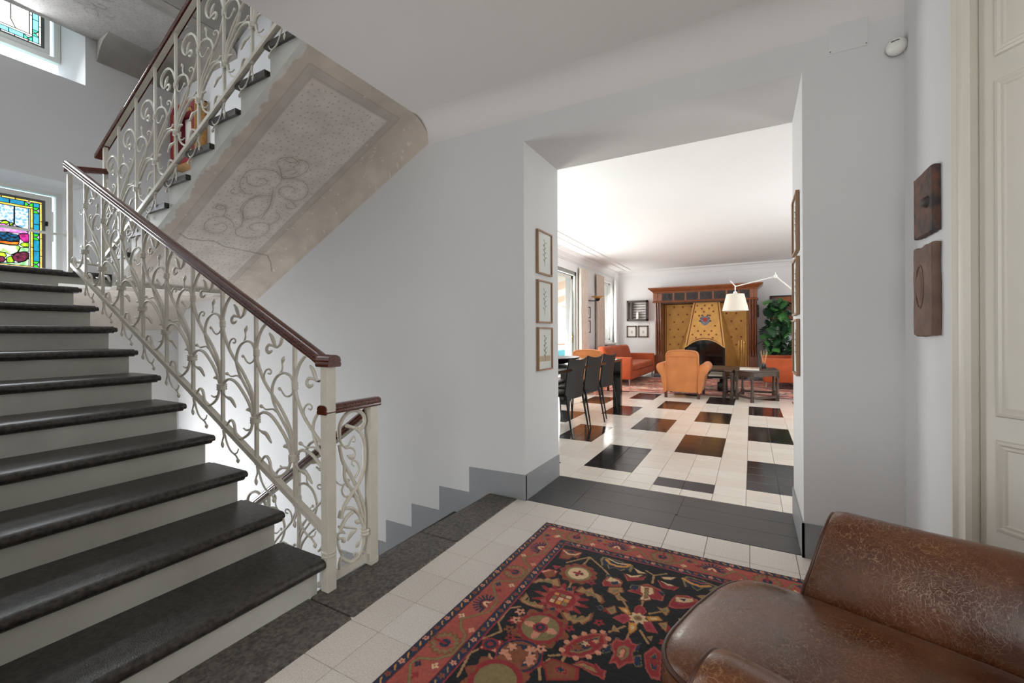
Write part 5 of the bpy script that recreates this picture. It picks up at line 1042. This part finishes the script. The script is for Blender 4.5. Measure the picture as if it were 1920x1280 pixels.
# console piers with three flutes each
def pier(x0, x1):
    prof = [(.0, 1.925), (.0, 1.86), (.012, 1.8), (.03, 1.6), (.06, 1.2), (.085, .9), (.098, .7), (.1, .6), (.06, .57), (.06, .55)]
    prof = [(p[0], p[1]) for p in cr(prof, 3)]
    w_ = (x1-x0)
    for i in range(3):
        a = x0+w_*i/3+.003; c = x0+w_*(i+1)/3-.003; rings = []
        for d, z in prof:
            y = FY-.0+d; rings.append([(a, y+.05, z), (a, y+.012, z), (a+(c-a)*.25, y, z), ((a+c)/2, y-.008, z), (c-(c-a)*.25, y, z), (c, y+.012, z), (c, y+.05, z)])
        MB().loft(rings).build('flute', m_walnut, fp_, smooth=60)
        MB().lathe([(.001, -.03), (.018, -.025), (.024, 0), (.02, .025), (.008, .06), (.001, .07)], ((a+c)/2, FY+.09, .58), 12).build('claw', m_walnut, fp_, smooth=60)
    MB().prism([(FY+.04+prof[i][0], prof[i][1]) for i in range(len(prof))]+[(12.49, .55), (12.49, 1.925)], 'x', x0, x1).build('pier', m_walnut, fp_)
    MB().rbox(x0-.012, x1+.012, FY+.03, 12.49, .06, .55, .006).build('plinth', m_walnut, fp_)
    MB().rbox(x0-.035, x1+.035, FY-.0, 12.49, 0, .06, .006).build('base', M('grey_hearth_stone', '#77777c', .6, var=.1), fp_)
pier(-2.235, -2.06); pier(-.045, .125)
for k, s in enumerate((.4, .5, .6, .7, .8, .9)):
    MB().lathe([(.001, -.05), (.028, -.03), (.034, 0), (.02, .03), (.001, .05)], (.135, FY+.1+.01*(k % 2), 1.35+s*.45), 8).build('side_carving', m_carv, fp_, smooth=60)
# recess: brocade panels left and right on the back, braid borders
def brocade_panel(x0, x1, y):
    o = MB().box(x0, x1, y, y+.02, .12, 1.94).build('brocade_panel', m_och, fp_)
    b = MB()
    for a, c, d, e in ((x0+.02, x0+.035, .15, 1.9), (x1-.035, x1-.02, .15, 1.9), (x0+.02, x1-.02, .15, .165), (x0+.02, x1-.02, 1.885, 1.9)): b.box(a, c, y-.003, y, d, e)
    b.build('braid', m_mar, o); return o
def stars(parent, pts, fy):
    me = None
    for x, z in pts:
        y = fy(z); b = MB(); o = []
        for i in range(16): r_ = .036 if i % 2 == 0 else .014; a = i*math.pi/8; o.append((x+r_*math.cos(a), y-.002, z+r_*math.sin(a)))
        b.add(o+[(x, y-.004, z)], [(i, (i+1) % 16, 16) for i in range(16)]); b.build('woven_star', m_star, parent)
oL = brocade_panel(-2.05, -1.15, 12.38); oR = brocade_panel(-.85, -.06, 12.38)
stars(oL, [(-1.93+.22*i+(.11 if j % 2 else 0), .42+.2*j) for j in range(8) for i in range(3) if -1.93+.22*i < -1.3], lambda z: 12.38)
stars(oR, [(-.55+.22*i+(.11 if j % 2 else 0), .42+.2*j) for j in range(8) for i in range(2)], lambda z: 12.38)
MB().box(-2.06, -.045, 12.4, 12.49, 0, 1.95).build('recess_back', m_oakd, fp_); MB().box(-2.06, -.045, FY+.05, 12.4, 1.9, 1.95).build('recess_top', m_oakd, fp_)
MB().box(-2.1, -.0, FY+.02, 12.49, 0, .05).build('hearth', M('dark_hearth', '#3a3532', .5), fp_)
# hood: trapezoid brocade front with arched lower edge, leaning forward at the bottom
hy = lambda z: FY+.0+.2*(z-.74)/1.2
def hx(t): return (-1.288*(t)+-1.491*(1-t), -.694*t+-.564*(1-t))
n = 20; top = [(-1.288+(.594)*i/n, 1.93) for i in range(n+1)]
bot = []
for i in range(n+1): x = -1.491+.927*i/n; q = 2*i/n-1; bot.append((x, .742+.22*math.sqrt(max(0, 1-q*q*1.0))*(1-.0)*(1 if abs(q) < .999 else 0)+0))
bot = [(x, .742+.21*(1-abs(2*i/n-1)**2.2)) for i, (x, z) in enumerate(bot)]
hd_ = MB(); m_ = 12
def hp(i, j): t = j/m_; return (bot[i][0]*(1-t)+top[i][0]*t, bot[i][1]*(1-t)+top[i][1]*t)
vs_ = []
for j in range(m_+1):
    for i in range(n+1): x, z = hp(i, j); vs_.append((x, hy(z), z))
f = [(j*(n+1)+i, j*(n+1)+i+1, (j+1)*(n+1)+i+1, (j+1)*(n+1)+i) for j in range(m_) for i in range(n)]
hd_.add(vs_, f)
for i in (0, n):    # cheeks running back to the wall
    L = [(hp(i, j)[0], hy(hp(i, j)[1]), hp(i, j)[1]) for j in range(m_+1)]; L = [(L[0][0], L[0][1]+.1, .12)]+L; q_ = len(L); hd_.add(L+[(x+(1 if i else -1)*.2*max(0, (1.93-z)/1.2)**1.3, 12.38, z) for x, y, z in L], [(j, j+1, q_+j+1, q_+j) for j in range(q_-1)])
ho = hd_.build('hood', m_och, fp_, smooth=40)
def braid(d, mat, wd):
    b = MB(); pl = []
    def off(i, j, d): return hp(i, j)
    e = d/.45
    path = [(hp(0, j)) for j in range(m_, -1, -1)]; path = [(x+d, z) for x, z in path]
    arch = [(x+d*(1-2*i/n), z+d*.9) for i, (x, z) in enumerate(bot)]
    path2 = [(hp(n, j)[0]-d, hp(n, j)[1]) for j in range(m_+1)]
    P_ = path[:-1]+[arch[i] for i in range(n+1)]+path2[1:]
    b.tube([(x, hy(z)-.003, z) for x, z in P_], wd, 6, (0, 1, 0), .4); b.build('braid', mat, ho)
braid(.006, m_walnutl, .011) if False else braid(.008, M('gold_braid', '#cfa05c', .6), .014); braid(.04, m_mar, .009)
stars(ho, [(-1.03+dx*(1.0), z) for z, row in ((1.82, (-.18, 0, .17)), (1.74, (-.07, .1)), (1.66, (-.22, -.02, .2)), (1.56, (-.13, .12)), (1.3, (-.24, .24)), (1.17, (-.15, -.0, .16)), (1.08, (-.28, -.08, .1, .27)), (1.0, (-.2, .19))) for dx in row], lambda z: hy(z)-.001)
# woven crest on the hood: shield with lobed mantling
b = MB(); cz_ = 1.44; sh = [(-.09, .07), (-.06, .085), (0, .075), (.06, .085), (.09, .07), (.095, 0), (.07, -.07), (0, -.12), (-.07, -.07), (-.095, 0)]
b.add([(-1.022+x*1.15, hy(cz_+z)-.006, cz_+z*1.15) for x, z in sh], [tuple(range(10))]); b.build('crest_shield', M('crest_blue_grey', '#5f6472', .8, col2='#8b8f99', vs_=40), ho)
b = MB()
for s in (-1, 1):
    for k in range(3): p = [(-1.022+s*(.05+.028*k+.03*math.sin(q*5)), 0, cz_+.14-.07*k-.05*q) for q in [i/6 for i in range(7)]]; b.tube([(x, hy(z)-.007, z) for x, y, z in p], [.014-.006*i/6 for i in range(7)], 5)
b.build('crest_mantling', M('crest_slate', '#4f5a70', .8), ho)
b = MB(); b.add([(-1.022+x*.6, hy(cz_+z*.55+.02)-.01, cz_+z*.55+.02) for x, z in sh], [tuple(range(10))]); b.build('crest_field', M('crest_red', '#a23c2c', .8), ho)
# dark glass fire insert
MB().box(-1.49, -.565, 11.98, 12.37, .12, .98).build('insert', m_blackl, fp_)
MB().box(-1.44, -.62, 11.965, 11.98, .2, .93).build('insert_glass', m_vis, fp_)
b = MB()
for a, c, d, e in ((-1.5, -1.455, .12, .93), (-.61, -.56, .12, .93), (-1.5, -.56, .12, .2)): b.box(a, c, 11.95, 11.985, d, e)
b.build('insert_frame', M('black_steel', '#18181a', .35, metal=.5), fp_)
# --- fire tools
ft = thing('fire_tools', 'slender brass fire irons on a stand before the hearth', 'fire tools', (-.2, 11.6, .03))
MB().lathe([(.085, 0), (.085, .012), (.02, .03), (.008, .05)], (-.2, 11.6, .03), 20).build('base', m_darkmetal, ft, smooth=40)
for dx in (-.055, .05): MB().tube([(-.2+dx, 11.6, .3), (-.2+dx, 11.6, .93)], .011, 8).build('shaft', m_brass, ft, smooth=60)
MB().tube([(-.2, 11.6, .05), (-.2, 11.6, .95)], .008, 8).build('post', m_brass, ft, smooth=60)
MB().tube([(-.255, 11.6, .93), (-.22, 11.6, .97), (-.18, 11.6, .97), (-.15, 11.6, .93)], .011, 8).build('crossbar', m_brass, ft, smooth=60)
MB().lathe([(.001, -.03), (.02, -.01), (.022, .01), (.01, .03), (.001, .035)], (-.13, 11.6, .88), 12).build('knob', m_brass, ft, smooth=60)
MB().rbox(-.3, -.22, 11.55, 11.65, .12, .3, .01).build('shovel', m_darkmetal, ft); MB().rbox(-.18, -.1, 11.55, 11.65, .2, .33, .02).build('brush', m_darkmetal, ft)
# --- coffee trolley on wheels
tr = thing('coffee_trolley', 'low dark trolley table on black wheels before the fireplace', 'coffee table', (-.65, 9.4, .012))
MB().rbox(-1.15, -.14, 8.95, 9.95, .40, .44, .004).build('top', m_oakd, tr); MB().rbox(-1.1, -.2, 9.0, 9.9, .26, .28, .004).build('shelf', m_darkmetal, tr)
for x in (-1.05, -.3):
    for y in (9.12, 9.8): MB().box(x-.02, x+.02, y-.02, y+.02, .14, .40).build('post', m_darkmetal, tr)
for x in (-1.05, -.52):
    for y in (9.1, 9.75):
        b = MB(); b.tube([(x-.045, y, .102), (x-.04, y, .102), (x+.04, y, .102), (x+.045, y, .102)], [.065, .088, .088, .065], 20); b.build('wheel', M('black_rubber', '#161616', .5), tr, smooth=40)
bk = [tag(MB().rbox(-.72+.02*k, -.36+.01*k, 9.05, 9.3, .293+.031*k, .322+.031*k, .003).build('book', M('book_cover_%d' % k, c, .6), None), l_, 'book', 'books on the trolley shelf') for k, (c, l_) in enumerate((('#d8d2c4', 'cream book, lowest of the pile on the trolley shelf'), ('#b9b3a2', 'beige book in the middle of the trolley shelf pile'), ('#e4e2da', 'white book on top of the trolley shelf pile')))]
# --- angular oak tables
def angled_table(name, label, pts, zt, group, loc, turned):
    r = thing(name, label, 'side table', loc, group=group)
    cx_ = sum(p[0] for p in pts)/len(pts); cy_ = sum(p[1] for p in pts)/len(pts)
    big = [(cx_+(p[0]-cx_)*1.1, cy_+(p[1]-cy_)*1.1) for p in pts]
    MB().prism(big, 'z', zt-.024, zt).build('top', m_oakd, r, bevel=.006)
    for i, p in enumerate(pts):
        q = pts[(i+1) % len(pts)]; d = Vector((q[0]-p[0], q[1]-p[1], 0)); nn = Vector((-d.y, d.x, 0)).normalized()*.011
        for z0, z1, nm in ((zt-.095, zt-.024, 'apron'), (.05, .085, 'stretcher')):
            b = MB(); c = [(p[0]+nn.x, p[1]+nn.y), (q[0]+nn.x, q[1]+nn.y), (q[0]-nn.x, q[1]-nn.y), (p[0]-nn.x, p[1]-nn.y)]; b.prism(c, 'z', z0, z1); b.build(nm, m_oakd, r)
        b = MB(); b.box(p[0]-.027, p[0]+.027, p[1]-.027, p[1]+.027, zt-.13, zt-.024); b.box(p[0]-.027, p[0]+.027, p[1]-.027, p[1]+.027, 0, .11)
        b.lathe([(.026, .11), (.02, .13), (.024, .15), (.02, .17), (.018, .25), (.02, zt-.17), (.026, zt-.15), (.02, zt-.13)], (p[0], p[1], 0), 12); b.build('leg', m_oakd, r, smooth=40)
    return r
angled_table('side_table', 'dark oak angular table holding the white book', [(.01, 7.87), (.37, 8.28), (.34, 8.86), (-.14, 8.86), (-.21, 8.15)], .5, 'nested dark oak tables', (.08, 8.35, 0), 1)
angled_table('side_table', 'smaller dark oak table tucked beside the book table', [(-.29, 8.16), (-.27, 8.6), (-.39, 8.68), (-.41, 8.27)], .47, 'nested dark oak tables', (-.34, 8.42, 0), 1)
o = thing('book', 'large white book lying flat on the angular oak table', 'book', (-.02, 8.12, .5))
MB().rbox(-.17, .115, 8.02, 8.24, .503, .508, .001).build('cover', m_whitepl, o); MB().box(-.165, .11, 8.025, 8.235, .508, .53).build('pages', M('page_edges', '#e8e4da', .8), o); MB().rbox(-.17, .115, 8.02, 8.24, .53, .536, .001).build('cover', M('book_cover_photo', '#b98a6a', .5, col2='#e6dccf', vs_=12), o)
o = thing('reed_diffuser', 'dark bottle with wooden reeds on the angular oak table', 'diffuser', (.19, 8.6, .5))
b = MB(True); b.rbox(-.035, .035, -.035, .035, .002, .075, .006); b.lathe([(.02, .07), (.015, .085), (.016, .105), (.013, .105)], n=12); b.build('bottle', M('smoked_glass', '#2b2a33', .1), o, smooth=40)
for i in range(8): a = i*2*math.pi/8; MB(True).tube([(.006*math.cos(a), .006*math.sin(a), .05), (.055*math.cos(a), .05*math.sin(a), .29+.02*math.sin(3*a))], .0022, 5).build('reed', M('reed', '#c9a472', .7), o)
# --- floor lamp with articulated arm
lp = thing('floor_lamp', 'white articulated floor lamp with cream drum shade', 'lamp', (.95, 7.6, 0))
MB().lathe([(.16, 0), (.16, .02), (.02, .03), (.014, .04)], (.95, 7.6, 0), 32).build('base', m_whitepl, lp, smooth=40)
MB().tube([(.95, 7.6, .03), (.95, 7.6, 1.32)], .012, 10).build('pole', m_whitepl, lp, smooth=40)
MB().tube([(.95, 7.6, 1.32), (.33, 7.6, 1.95)], .009, 8).build('arm', m_whitepl, lp, smooth=40); MB().tube([(.322, 7.6, 1.954), (-.21, 7.6, 1.835)], .009, 8).build('arm', m_whitepl, lp, smooth=40)
MB().lathe([(.001, -.03), (.022, -.02), (.026, 0), (.022, .02), (.006, .03), (.005, .06), (.001, .062)], (.322, 7.6, 1.954), 14).build('joint', m_whitepl, lp, smooth=50)
MB().tube([(-.215, 7.6, 1.84), (-.285, 7.6, 1.925)], .008, 8).build('handle', m_whitepl, lp, smooth=40)
MB().tube([(-.215, 7.6, 1.85), (-.215, 7.6, 1.715)], .009, 8).build('stem', m_whitepl, lp, smooth=40)
MB().lathe([(.028, 1.71), (.03, 1.735), (.024, 1.75), (.012, 1.76)], (-.215, 7.6, 0), 16).build('socket', m_whitepl, lp, smooth=40)
m_shade = M('cream_parchment_shade', '#dcd2c4', .8)
b = MB(); b.lathe([(.185, 1.455), (.124, 1.715), (.121, 1.715), (.182, 1.455), (.185, 1.455)], (-.215, 7.6, 0), 40); b.f = b.f[:-2]; b.build('shade', m_shade, lp, smooth=40)
# --- monstera behind the right sofa
mp_ = thing('monstera_plant', 'tall monstera plant with split leaves behind the right sofa', 'plant', (.62, 12.0, 0))
m_lf = [M('monstera_leaf_%d' % i, c, .35, var=.2, vs_=9) for i, c in enumerate(('#25482c', '#356634', '#4c8444', '#1c3826'))]
def mleaf():
    b = MB(True); L = .26; n = 18; pts = []
    for i in range(n+1):
        t = i/n; wv_ = .62*math.sin(math.pi*t**.75)**.8*L*(1 if i % 3 else .42) if 2 < i < n-1 else .62*math.sin(math.pi*t**.75)**.8*L
        pts.append((t*L, wv_*.72))
    v = [(x, 0, -.35*x*x/L*.8) for x, w_ in pts]+[(x+.02*w_/L, w_, -.35*x*x/L*.8-.12*w_) for x, w_ in pts]+[(x+.02*w_/L, -w_, -.35*x*x/L*.8-.12*w_) for x, w_ in pts]
    m = n+1; f = [(i, i+1, m+i+1, m+i) for i in range(n)]+[(i+1, i, 2*m+i, 2*m+i+1) for i in range(n)]
    b.add(v, f); return b.mesh('leaf')
mls = []
for k in range(4):
    me = mleaf(); me.materials.append(m_lf[k]); me.polygons.foreach_set('use_smooth', [True]*len(me.polygons)); mls.append(me)
rs = random.Random(12)
for i in range(135):
    z = rs.uniform(.62, 1.93); t = (z-.6)/1.35; sp = .30*(1-.45*max(0, t-.55))
    x = .6+rs.uniform(-sp, sp)*1.0; y = 11.95+rs.uniform(-.3, .25)
    if z > 1.7: x = .5+rs.uniform(-.14, .2)
    o = bpy.data.objects.new('leaf', mls[rs.choice((0, 0, 1, 1, 2, 3, 3))]); COL.objects.link(o); o.parent = mp_; o.location = Vector((x, y, z))-ROOT[mp_]
    o.rotation_euler = (rs.uniform(-.5, .5), rs.uniform(.1, 1.1), rs.uniform(-math.pi, .3)); k = rs.uniform(.65, 1.3); o.scale = (k, k, k); ROOT[o] = ROOT[mp_]
for i in range(9):
    x = .56+rs.uniform(-.22, .22); zt = rs.uniform(1.1, 1.85); MB().tube(cr([(.62, 12.0, .3), ((x+.62)/2, 11.98, zt*.55), (x, 11.95, zt)], 5), [.012-.0007*i_ for i_ in range(11)], 6).build('stem', m_lf[1], mp_, smooth=60)
MB().lathe([(.14, 0), (.19, .34), (.2, .36), (.18, .36), (.17, .33), (.001, .32)], (.62, 12.0, 0), 28).build('pot', M('terracotta_pot', '#9a5f43', .7), mp_, smooth=40)
# --- pictures and niche on the lounge end wall
o = thing('painting', 'dark framed painting with an orange patch behind the monstera', 'picture', (.7, LYF, 1.4)); MB().box(.41, 1.0, LYF-.03, LYF-.002, 1.42, 2.03).build('frame', m_darkmetal, o); MB().box(.44, .97, LYF-.034, LYF-.03, 1.45, 2.0).build('canvas', M('dark_canvas', '#3a2620', .6, col2='#b5623a', vs_=3), o)
ni = thing('wall_niche', 'square dark framed niche with white slats and a small white vase', 'niche', (-2.81, LYF, 1.472))
x0, x1, z0, z1 = -3.098, -2.521, 1.472, 2.045; b = MB()
for a, c, d, e in ((x0, x0+.05, z0, z1), (x1-.05, x1, z0, z1), (x0, x1, z0, z0+.05), (x0, x1, z1-.05, z1)): b.box(a, c, LYF-.12, LYF-.002, d, e)
b.build('frame', M('dark_grey_wood', '#453c3a', .5), ni); MB().box(x0+.05, x1-.05, LYF-.01, LYF-.002, z0+.05, z1-.05).build('back', M('niche_white', '#d8d6d2', .7), ni)
for k in range(6): MB().box(x0+.16, x1-.05, LYF-.03, LYF-.01, z0+.1+.072*k, z0+.115+.072*k).build('slat', m_darkmetal, ni)
MB().box(x0+.12, x0+.16, LYF-.1, LYF-.01, z0+.05, z1-.05).build('divider', M('dark_grey_wood2', '#3a3331', .5), ni)
o = thing('vase', 'small white square vase standing in the wall niche', 'vase', (-2.8, LYF-.07, z0+.05)); MB().rbox(-2.835, -2.775, LYF-.1, LYF-.04, z0+.052, z0+.24, .004).build('body', m_whitepl, o); MB().lathe([(.03, 0), (.022, .01), (.026, .02)], (-2.805, LYF-.07, z0+.24), 12).build('neck', m_whitepl, o)
def wallpic(x0, x1, z0, z1, label, group):
    r = thing('picture_frame', label, 'picture', ((x0+x1)/2, LYF, z0), group=group); b = MB(); w_ = .035
    for a, c, d, e in ((x0, x0+w_, z0, z1), (x1-w_, x1, z0, z1), (x0, x1, z0, z0+w_), (x0, x1, z1-w_, z1)): b.box(a, c, LYF-.025, LYF-.002, d, e)
    b.build('frame', M('grey_brown_frame', '#6a5a50', .5), r); MB().box(x0+w_, x1-w_, LYF-.012, LYF-.003, z0+w_, z1-w_).build('mount', m_mount, r)
    MB().box((x0+x1)/2-.02, (x0+x1)/2+.03, LYF-.0135, LYF-.012, (z0+z1)/2-.05, (z0+z1)/2+.02).build('sketch', m_draw, r)
wallpic(-3.125, -2.845, 1.01, 1.34, 'small sketch in brown frame, left of the pair under the niche', 'sketches under the niche'); wallpic(-2.807, -2.526, 1.01, 1.34, 'small sketch in brown frame, right of the pair under the niche', 'sketches under the niche')
# --- window wall: pictures, sconce, curtains, windows, radiator
for z0, z1, l_ in ((1.5, 1.775, 'upper small dark framed photograph between the lounge windows'), (1.14, 1.44, 'lower small dark framed photograph between the lounge windows')):
    r = thing('picture_frame', l_, 'picture', (LXL, 10.15, z0), group='photographs between the windows'); y0, y1, w_ = 9.95, 10.34, .022; b = MB()
    for a, c, d, e in ((y0, y0+w_, z0, z1), (y1-w_, y1, z0, z1), (y0, y1, z0, z0+w_), (y0, y1, z1-w_, z1)): b.box(LXL+.002, LXL+.025, a, c, d, e)
    b.build('frame', m_darkmetal, r); MB().box(LXL+.003, LXL+.012, y0+w_, y1-w_, z0+w_, z1-w_).build('mount', m_mount, r); MB().box(LXL+.012, LXL+.0135, 10.08, 10.24, z0+.08, z1-.07).build('photograph', M('grey_photo', '#8f8a88', .6, var=.4, vs_=20), r)
sc_ = thing('wall_sconce', 'dark bracket sconce with amber glass dish between the windows', 'lamp', (LXL, 10.12, 1.9))
MB().tube([(LXL+.003, 10.12, 1.92), (LXL+.02, 10.12, 1.92)], .05, 12).build('backplate', m_darkmetal, sc_); MB().tube(cr([(LXL+.02, 10.12, 1.92), (LXL+.14, 10.2, 1.915), (LXL+.22, 10.3, 1.93)], 5), .012, 8).build('arm', m_darkmetal, sc_, smooth=60)
MB().lathe([(.02, -.03), (.05, 0), (.06, .035)], (LXL+.22, 10.3, 1.94), 16).build('cup', m_darkmetal, sc_, smooth=40); MB().lathe([(.05, .03), (.16, .075), (.165, .085), (.155, .085), (.05, .045)], (LXL+.22, 10.3, 1.94), 28).build('dish', M('amber_glass_dish', '#c79a3a', .3), sc_, smooth=40)
def curtain(y0, y1, z0, z1, folds, mat, label, xo=.07, amp=.055):
    r = thing('curtain', label, 'curtain', (LXL+xo, (y0+y1)/2, z0), group='lounge curtains')
    b = MB(); nu = folds*10
    def fn(th):
        def f(u, v): g = .55+.45*v; return (LXL+xo+th+amp*math.sin(u*folds*2*math.pi+.6*math.sin(v*3))*(.6+.4*(1-v)), y0+(y1-y0)*(u+.02*math.sin(u*9+v*2)), z0+(z1-z0)*v)
        return f
    b.grid(fn(0), nu, 8); k = (nu+1)*9; b.grid(fn(.004), nu, 8); b.build('drape', mat, r, smooth=70)
    MB().tube([(LXL+xo, y0-.05, z1+.012), (LXL+xo, y1+.05, z1+.012)], .012, 8).build('rod', m_winframe, r)
curtain(9.42, 9.98, .02, 2.62, 5, m_cur, 'ecru curtain right of the french door'); curtain(10.66, 11.3, .02, 2.62, 5, M('warm_ecru_curtain', '#dacabc', .85, var=.05), 'warm ecru curtain left of the far window'); curtain(12.2, 12.46, .02, 2.62, 3, m_curw, 'white curtain in the far corner of the lounge', .12)
def lwin(name, label, o, bars):
    r = thing(name, label, 'window', (LXL, (o[0]+o[1])/2, o[2]), kind='structure'); x0, x1 = LXL-.14, LXL-.08; b = MB(); w_ = .06
    b.box(x0, x1, o[0], o[1], o[3]-w_, o[3]).box(x0, x1, o[0], o[1], o[2], o[2]+w_).box(x0, x1, o[0], o[0]+w_, o[2], o[3]).box(x0, x1, o[1]-w_, o[1], o[2], o[3])
    for q in bars: b.box(x0, x1, q-.035, q+.035, o[2], o[3])
    b.build('frame', m_winframe, r); ed = [o[0]]+list(bars)+[o[1]]
    for a, c in zip(ed[:-1], ed[1:]): MB().box(LXL-.112, LXL-.108, a+.03, c-.03, o[2]+w_, o[3]-w_).build('pane', m_glass, r)
    return r
w5 = thing('window_5', 'tall unseen hall window behind the viewpoint, added for light', 'window', (.1, -2.68, .4), kind='structure')  # unseen window framing the opening added for light
b = MB().box(-.8, 1.0, -2.71, -2.65, .4, .46).box(-.8, 1.0, -2.71, -2.65, 2.49, 2.55)
for x in (-.8, .07, .94): b.box(x, x+.06, -2.71, -2.65, .46, 2.49)
b.build('frame', m_winframe, w5)
for x0, x1 in ((-.74, .07), (.13, .94)): MB().box(x0, x1, -2.682, -2.678, .46, 2.49).build('pane', m_glass, w5)
w6 = thing('window_6', 'wide unseen lounge window on the right, added for light', 'window', (LXR+.12, 7.0, .5), kind='structure')  # unseen window placed where the added side lamp stands
b = MB().box(LXR+.1, LXR+.16, 5.4, 8.6, .5, .56).box(LXR+.1, LXR+.16, 5.4, 8.6, 2.44, 2.5)
for y in (5.4, 6.44, 7.5, 8.54): b.box(LXR+.1, LXR+.16, y, y+.06, .56, 2.44)
b.build('frame', m_winframe, w6)
for y0, y1 in ((5.46, 6.44), (6.5, 7.5), (7.56, 8.54)): MB().box(LXR+.128, LXR+.132, y0, y1, .56, 2.44).build('pane', m_glass, w6)
lwin('window_3', 'bright far window of the lounge', FW, (11.81,)); lwin('window_4', 'near window of the lounge by the dining table', NW, (4.8,))
d2 = thing('door_2', 'glazed french door opening onto the terrace', 'door', (LXL, 8.2, 0), kind='structure')
m_gfr = M('grey_green_frame', '#8f948f', .45)
b = MB()
for a, c in ((FD[1]-.075, FD[1]), (FD[0], FD[0]+.075), (8.16, 8.28)): b.box(LXL-.16, LXL-.02, a, c, 0, FD[3])
b.box(LXL-.16, LXL-.02, FD[0], FD[1], FD[3]-.08, FD[3]); b.build('frame', m_gfr, d2)
for a, c in ((FD[0]+.08, 8.155), (8.285, FD[1]-.08)):
    b = MB(); w_ = .07; b.box(LXL-.13, LXL-.08, a, a+w_, .02, 2.43).box(LXL-.13, LXL-.08, c-w_, c, .02, 2.43).box(LXL-.13, LXL-.08, a, c, 2.36, 2.43).box(LXL-.13, LXL-.08, a, c, .02, .2); s_ = b.build('leaf', m_winframe, d2)
    MB().box(LXL-.108, LXL-.104, a+w_, c-w_, .2, 2.36).build('pane', m_glass, s_)
b = MB(); b.rbox(LXL-.08, LXL-.07, 9.3, 9.335, .9, 1.12, .004); b.tube([(LXL-.07, 9.318, 1.05), (LXL-.03, 9.318, 1.05), (LXL-.03, 9.2, 1.05)], .009, 8); b.build('handle', m_brass, d2)
rd = thing('radiator_cover', 'white lattice radiator cover under the far window', 'radiator cover', (LXL+.09, 11.8, 0))
MB().box(LXL+.002, LXL+.16, 11.32, 12.2, .82, .86).build('top', m_winframe, rd); MB().box(LXL+.002, LXL+.13, 11.32, 12.2, 0, .82).build('body', M('dark_grille', '#4a4744', .7), rd)
for k in range(8):
    for s in (1, -1): y = 11.36+.11*k; MB().tube([(LXL+.14, y if s > 0 else y+.11, .6), (LXL+.14, y+.11 if s > 0 else y, .82)], .009, 6).build('lattice_bar', m_winframe, rd)
MB().box(LXL+.13, LXL+.15, 11.32, 12.2, .0, .6).build('panel', m_winframe, rd)
# --- outside the french door
struct('floor_terrace', MB().box(-9, LXL-.28, 3.6, 24, -.25, -.05), M('terrace_paving', '#cfc8bd', .8, var=.1), 'pale terrace paving outside the french door', 'terrace')
tag(MB().box(-160, -9, -40, 220, -3.2, -3.0).build('lake_water', M('teal_water', '#3f9fa3', .15, bump=.2, bs=3), None), 'teal water beyond the terrace', 'water', kind='stuff')
aw = thing('awning', 'sloping pale striped awning over the terrace', 'awning', (-5, 13, 2.3))
for k in range(16):
    y0 = 6+1.0*k; b = MB(); b.prism([(LXL-.3, 3.0), (LXL-.3, 3.02), (-6.6, 2.2), (-6.6, 2.18)], 'y', y0, y0+.995); b.build('stripe', M('awning_cream', '#f0e6d8', .8) if k % 2 else M('awning_peach', '#e6c3a8', .8), aw)
for y in (11.2, 16.5): tag(MB().rbox(-6.62, -6.5, y-.06, y+.06, -.05, 2.2, .01).build('terrace_post', m_winframe, None), 'white post holding the awning, '+('nearer' if y < 12 else 'farther')+' one', 'post', 'awning posts')
pr2 = thing('terrace_parapet', 'pale terrace parapet with timber rail', 'parapet', (-8.6, 14, 0)); MB().box(-8.8, -8.6, 4, 24, -.05, .28).build('wall', M('teal_parapet', '#4fa3a8', .6), pr2); MB().box(-8.85, -8.55, 4, 24, .56, .62).build('rail', M('weathered_timber', '#b5794e', .6), pr2)
m_bush = [M('bush_leaf_%d' % i, c, .6, var=.25, vs_=5) for i, c in enumerate(('#3f6b42', '#6f9a5c', '#8fb27a'))]
def bush(loc, R_, Hh, label, k):
    r = thing('leafy_tree', label, 'tree', loc, group='trees beyond the terrace'); rs = random.Random(k); b = MB(True)
    for i in range(1500):
        a, u, q = rs.uniform(0, 2*math.pi), rs.uniform(-1, 1), rs.uniform(.55, 1)**.5; rr = math.sqrt(1-u*u)*q
        p = Vector((R_*rr*math.cos(a), R_*rr*math.sin(a), Hh*.62+Hh*.42*u*q)); s = rs.uniform(.12, .24); n_ = Vector((rs.gauss(0, 1), rs.gauss(0, 1), rs.gauss(0, 1))).normalized(); t = n_.orthogonal().normalized()*s; w_ = n_.cross(t).normalized()*s*.55
        b.add([p-t, p+w_, p+t, p-w_], [(0, 1, 2, 3)])
    tag(b.build('foliage', m_bush[k % 3], r, norm=False), kind='stuff'); MB(True).tube([(0, 0, 0), (.1, 0, Hh*.6)], [.14, .08], 8).build('trunk', m_oakd, r)
for k, (x, y, z, R_, Hh, l_) in enumerate(((-11, 19.5, -1.5, 1.8, 4.2, 'dense green tree seen through the french door'), (-13.5, 25.5, -1.5, 2.4, 5, 'pale green tree farther out beyond the terrace'), (-9.6, 31, -1.2, 1.6, 3.6, 'light bushy tree at the end of the terrace'))): bush((x, y, z), R_, Hh, l_, k)
